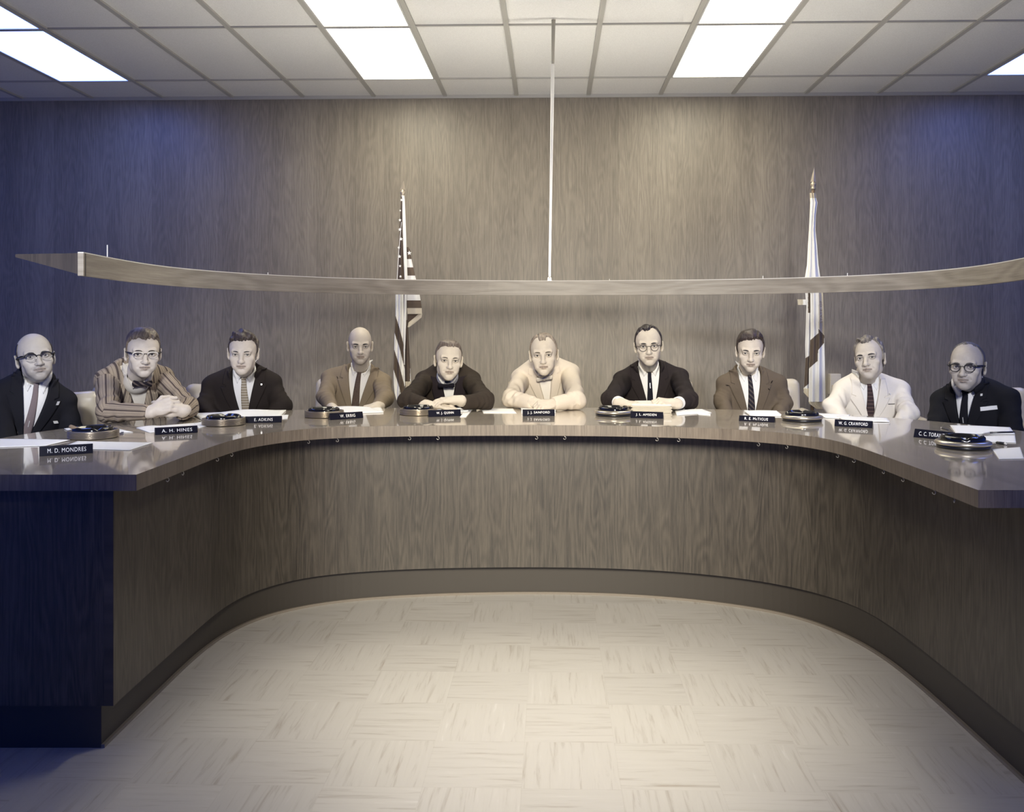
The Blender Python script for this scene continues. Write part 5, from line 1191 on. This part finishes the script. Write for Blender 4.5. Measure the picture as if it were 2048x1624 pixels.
paper('paper_sheet', 'white sheet cut by the frame right of the far right ashtray', 'paper', [(1984, 899), (2040, 895), (2048, 918), (1998, 919)], Z, .0016, group='papers on the desk', seed=21)
hts = [('at the bottom', 0, 0), ('second from the bottom', 1, 2), ('third from the bottom', 2, -1), ('fourth from the bottom', 3, 1.5), ('fifth from the bottom', 4, -1.5), ('on top', 5, 0)]
for nm, k, dx in hts:
    z = Z + k * .0078
    sh = 2.9 * k * 0
    paper('manila_folder', f'folder {nm} of the pile held by the man in round glasses', 'folder', [(1268 + dx, 818.5), (1333 + dx * .6, 818), (1344 + dx * .8, 828 - .3 * k), (1263 + dx, 824.5 + .2 * k)] if 0 else [(1270 + dx, 817), (1334 + dx * .6, 816.5), (1343 + dx * .8, 826.5), (1263 + dx, 826)], 0, .0066, M_paper2 if k == 5 else M_folder, group='folders held in a pile', seed=30 + k).location.z = TABLE_Z + z
def pen(px0, px1, label, m, r=.004, zz=.0):
    a, b = U(*px0), U(*px1); a[2] = b[2] = TABLE_Z + zz + r; o = empty('pen', W(a), YAW); d_ = b - a
    MB().tube([d_ * 0, d_ * .1, d_ * .8], [r * .5, r, r], 10).build('barrel', m, o, True); MB().tube([d_ * .8, d_ * .95, d_], [r * .95, r * .45, r * .15], 10).build('tip', M_pinmetal, o, True)
    return tag(o, label, 'pen', 'pens at the far right')
pen((2030, 867.5), (1966, 869.5), 'dark pen lying across the large sheet at far right', M_blackb, zz=.0042)
pen((1992, 888), (2014, 891), 'thick black pen just right of the far right ashtray', M_blackb, .006)
pen((1897, 861), (1881, 856.5), 'short dark pencil left of the large sheet at far right', M_carbon, .0035)
mb = U(239, 868); o = empty('matchbook', W(mb), YAW + .5); tag(o, 'tiny white matchbook with dark end right of the cigar ashtray', 'matchbook'); MB().box((0, 0, .0035), (.018, .012, .003)).build('cover', M_card, o); MB().box((.012, 0, .0068), (.005, .0122, .0008)).build('striker', M_carbon, o)

# ------------------------------------------------------------------ flags
M_fdark = cloth_mat('flag dark cloth', (.105, .080, .062)); M_fwhite = cloth_mat('flag white cloth', (.76, .75, .72)); M_ftan = cloth_mat('flag cream cloth', (.50, .45, .36)); M_fringe = cloth_mat('flag fringe', (.55, .49, .37)); M_brass = mat('flag finial metal', (.36, .31, .24), .35, metal=.5); M_pole = mat('flag pole wood', (.16, .11, .07), .4)
def cloth(name, parent, base, rows, dep, colf, n=26, pl=(2.2, .02), step=1.1, th=.004, mats=None, ph=0.):
    """rows: (y, left, right) in pixels down the hanging cloth; dep: depth; pleats bulge in depth; colf picks the colour of each spot."""
    ys = [r[0] for r in rows]; yy = np.arange(ys[0], ys[-1] + .01, step); L = np.interp(yy, ys, [r[1] for r in rows]); Rr = np.interp(yy, ys, [r[2] for r in rows])
    dp = np.interp(yy, ys, [r[3] for r in rows]) if len(rows[0]) > 3 else np.zeros(len(yy))
    top, bot, px = [], [], []
    for y, l, r, e in zip(yy, L, Rr, dp):
        rt, rb, rx = [], [], []
        for k in range(n):
            u = k / (n - 1); x = l + (r - l) * u; dd = dep + e - pl[1] * math.sin(math.pi * u) - pl[1] * .55 * math.cos(pl[0] * 2 * math.pi * u + ph + .004 * y)
            p = D(x, y, dd); rt.append(p - base); rb.append(p + A([0, th, 0]) - base); rx.append(x)
        top.append(rt); bot.append(rb); px.append(rx)
    m = MB().sheet(top, bot); ni, nj = len(yy), n; mi = []
    for i in range(ni - 1):
        for j in range(nj - 1): c = colf((px[i][j] + px[i][j + 1]) / 2, yy[i] + step / 2); mi += [c, c]
    mi += [mi[0]] * (len(m.f) - len(mi))
    return mesh(name, m.v, m.f, mats, parent, True, mi=mi)
def inpoly(x, y, P):
    c = False; n = len(P); j = n - 1
    for i in range(n):
        if (P[i][1] > y) != (P[j][1] > y) and x < (P[j][0] - P[i][0]) * (y - P[i][1]) / (P[j][1] - P[i][1]) + P[i][0]: c = not c
        j = i
    return c
def flag_stand(name, px_top, y_spear, y_ball, d, label, px_bot):
    b = D(px_bot, CY, d); base = A([b[0], b[1], DAIS_Z]); o = empty(name, W(base), YAW); tag(o, label, 'flag')
    t0 = D(px_top, y_ball + 6, d); MB().tube([A([0, 0, .05]), t0 - base], .0125, 14).build('pole', M_pole, o, True)
    MB().lathe([(.17, 0), (.17, .012), (.15, .025), (.06, .04), (.03, .07), (.02, .11)], n=40).build('stand', M_brass, o, True)
    bl = D(px_top, y_ball, d) - base; sp = D(px_top + 2, y_spear, d) - base
    f = MB().lathe([(.004, -.035), (.017, -.032), (.017, -.02), (.010, -.016), (.019, -.004), (.021, .004), (.016, .014), (.008, .02), (.008, .026)], bl, 20).build('finial', M_brass, o, True)
    h = sp - bl - A([0, 0, .024]); L_ = h[2]; q = bl + A([0, 0, .024]); v = [q + A([-.020, 0, .0]), q + A([0, -.006, 0]), q + A([.020, 0, 0]), q + A([0, .006, 0]), q + h + A([.0, 0, 0])]
    MB().add(v, [(0, 1, 4), (1, 2, 4), (2, 3, 4), (3, 0, 4), (3, 2, 1, 0)]).build('spearhead', M_brass, f, False)
    return o, base
def star(b, x, y, d, r, base):
    c = D(x, y, d) - base; pts = []
    for k in range(10): a = math.pi / 2 + k * math.pi / 5; q = r if k % 2 == 0 else r * .42; pts.append((c[0] + q * math.cos(a), c[1], c[2] + q * math.sin(a)))
    v = pts + [(p[0], p[1] + .003, p[2]) for p in pts]; b.add(v, [tuple(reversed(range(10))), tuple(range(10, 20))] + [(i, (i + 1) % 10, 10 + (i + 1) % 10, 10 + i) for i in range(10)])

DF = 6.5
o, base = flag_stand('striped_flag', 805.5, 361, 386, DF + .03, 'furled flag with stars and broad stripes on pole left of the dinner jacket man', 806)
FM = [M_fdark, M_fwhite, M_ftan]
cloth('canton', o, base, [(394, 802.5, 807), (440, 800, 808), (490, 797, 810), (560, 794, 812), (592, 791.5, 812)], DF, lambda x, y: 0, mats=FM, pl=(1.5, .012))
def us_left(x, y):
    k = (y + (799 - x) * 3.1) if x < 799 else (y - (x - 799) * 4.0); return 0 if (656 < k < 696 or 732 < k < 776) else 1
cloth('striped_field', o, base, [(588, 791, 807), (630, 791, 807.5), (668, 789, 808), (710, 788, 809), (745, 787, 809.5), (770, 787.5, 810), (785, 789, 805), (804, 794, 796)], DF - .01, us_left, mats=FM, pl=(2.0, .022), n=34, ph=math.pi)
def us_right(x, y):
    if y < 518: return 0
    if y < 535 or 551 < y < 601: return 1
    if y < 551 or y < 616: return 0
    return 2
cloth('striped_fly', o, base, [(494, 812, 817), (500, 812, 820), (518, 812, 823), (535, 812, 826.5), (563, 812.5, 833), (590, 813, 839.5), (616, 814, 843.5), (629, 815, 844)], DF - .03, us_right, mats=FM, pl=(1.0, .012))
cloth('fold_underside', o, base, [(628, 815, 841), (634, 815, 834), (640, 815, 826), (646, 815, 818)], DF + .01, lambda x, y: 0, mats=FM, pl=(.5, .004))
cloth('folded_stripe', o, base, [(627, 838, 844.5), (635, 829, 843), (645, 817, 831), (655, 815, 818)], DF - .02, lambda x, y: 2, mats=FM, pl=(.5, .006))
cloth('heading', o, base, [(391, 803.5, 808.5), (400, 804.5, 809.5), (440, 805, 811), (500, 806.5, 813), (560, 809, 815), (600, 808.5, 813), (650, 807.5, 812), (700, 807, 810), (730, 808, 809.5)], DF - .045, lambda x, y: 1, mats=FM, pl=(2.5, .006), n=14)
cloth('inner_fold', o, base, [(640, 811, 815.5), (700, 810, 818.5), (765, 810, 822)], DF + .0, lambda x, y: 1 if x > 820.2 - (y - 727) * .0 and y > 727 else 0, mats=FM, pl=(1, .012), n=22)
cloth('fringe', o, base, [(763, 810, 822.5), (779, 811, 821)], DF - .015, lambda x, y: 2, mats=FM, pl=(4, .006))
sb = MB()
for x, y, r in ((803, 400, .011), (800.5, 421, .008), (799.8, 440, .012), (799.8, 459, .014), (802, 478, .014), (797.5, 495, .011), (799, 513, .014), (800, 532, .011), (801, 553, .011), (818.5, 506, .017)): star(sb, x, y, DF - .055 if x < 810 else DF - .06, r, base)
sb.build('stars', M_fwhite, o, False)
cloth('lit_fold_edge', o, base, [(444, 802.4, 803.4), (500, 797, 798.2), (563, 793.2, 794.6)], DF - .04, lambda x, y: 1, mats=FM, pl=(.5, .003), n=5)  # white line paints the light caught on a fold edge

DS = 6.45
o, base = flag_stand('pale_state_flag', 1626.5, 333, 370, DS + .03, 'furled pale flag with a dark diagonal band left of the white suited man', 1624)
sal = [(1616, 684), (1622, 679), (1637, 666), (1637, 657), (1648.5, 671), (1648, 686), (1636, 701), (1635, 722), (1618, 737), (1610, 742), (1610, 690)]
seal = [(1637, 570), (1656, 570), (1656, 676), (1648.5, 671), (1637, 656)]
SM = [M_fdark, M_fwhite, M_ftan]
cloth('white_field', o, base, [(386, 1619.5, 1631.5), (394, 1620, 1632), (405, 1620.5, 1635), (430, 1619.5, 1632), (460, 1618, 1631), (490, 1616, 1634), (530, 1614, 1637), (557, 1609.5, 1641), (588, 1621, 1646), (620, 1621, 1647.5), (668, 1621, 1648.5), (740, 1618, 1650), (805, 1617.5, 1651)], DS - .02,
      lambda x, y: 0 if inpoly(x, y, sal) else 2 if (inpoly(x, y, seal) or y < 396) else 1, mats=SM, pl=(2.4, .020), n=44)
cloth('side_fold', o, base, [(585, 1610.5, 1623), (613, 1613, 1623), (626, 1612.5, 1623), (690, 1610.5, 1622), (716, 1611, 1620), (770, 1608, 1619), (786, 1607, 1619)], DS + .02, lambda x, y: 0 if (716 - (x - 1611) * .6 < y < 776 - (x - 1607) * .8) or (585 < y < 626 and x > 1616) else 1, mats=SM, pl=(1, .014), n=22)
cloth('fringe', o, base, [(803, 1617.5, 1651), (808, 1619, 1651), (819, 1634, 1648)], DS - .025, lambda x, y: 2, mats=[M_fdark, M_fwhite, M_fringe], pl=(8, .004), n=40)
cloth('fringe', o, base, [(777, 1607, 1619), (786, 1608, 1619), (795, 1616, 1619)], DS + .0, lambda x, y: 2, mats=[M_fdark, M_fwhite, M_fringe], pl=(4, .003))
cloth('fringe', o, base, [(599, 1595, 1613), (611, 1596, 1614)], DS + .03, lambda x, y: 2 if x < 1606 else 1, mats=[M_fdark, M_fwhite, M_fringe], pl=(2, .004))
p_ = D(1645.3, 646, DS - .055) - base
def Mx(v): return p_ + np.outer(v[:, 0], A([-.03, 0, 1.])) + np.outer(v[:, 1], A([-1., 0, -.03])) + np.outer(v[:, 2], A([0, -1, 0]))
text_mesh('seal_lettering', 'STATE OF', .16, .016, mat('seal lettering', (.16, .12, .09), .8), o, Mx, .0)
# ------------------------------------------------------------------ light, world, camera
w = bpy.data.worlds.new('room'); sc.world = w; w.use_nodes = True
w.node_tree.nodes['Background'].inputs[0].default_value = (.03, .12, .9, 1)
w.node_tree.nodes['Background'].inputs[1].default_value = .44
def spot(name, loc, aim, power, c, size, blend, rad):
    l = bpy.data.lights.new(name, 'SPOT'); l.energy = power; l.color = c; l.spot_size = math.radians(size); l.spot_blend = blend; l.shadow_soft_size = rad
    o = link(bpy.data.objects.new(name, l)); o.location = Vector(loc)
    o.rotation_euler = (Vector(aim) - Vector(loc)).to_track_quat('-Z', 'Y').to_euler(); return o
spot('flood_low', W((.12, -.1, 2.12)), W((.12, 4.2, .3)), 1230, (1, .92, .76), 46, 1.0, .34)
spot('added_fill_faces', W((.05, -.2, 2.0)), W((.1, 5.4, 1.42)), 420, (1, .93, .80), 48, 1.0, .2)  # unseen lamp added to brighten the faces in the middle
spot('added_fill_left', W((-1.3, .6, 2.4)), W((-2.2, 4.5, 1.12)), 600, (.95, .96, 1.0), 30, 1.0, .2)  # added lamp without a visible source, lifts the men at left
spot('added_fill_right', W((1.3, .6, 2.4)), W((1.9, 5.0, 1.15)), 560, (.95, .96, 1.0), 33, 1.0, .2)  # out-of-view lamp added for the men at right
cam = bpy.data.cameras.new('camera'); co = link(bpy.data.objects.new('camera', cam)); sc.camera = co
co.location = (0, 0, CAM_Z); co.rotation_euler = (math.pi / 2, 0, YAW)
cam.sensor_fit = 'HORIZONTAL'; cam.sensor_width = 36; cam.lens = F_PX / 2048 * 36
cam.shift_x = (1024 - CX) / 2048; cam.shift_y = (CY - 812) / 2048; cam.clip_start = .05
sc.view_settings.view_transform = 'Standard'; sc.view_settings.look = 'None'; sc.view_settings.gamma = 1; sc.view_settings.use_curve_mapping = False
sc.view_settings.exposure = 0.12
sc.cycles.use_denoising = True
sc.cycles.max_bounces = 6; sc.cycles.diffuse_bounces = 4; sc.cycles.glossy_bounces = 3; sc.cycles.transparent_max_bounces = 8
sc.cycles.sample_clamp_indirect = 8
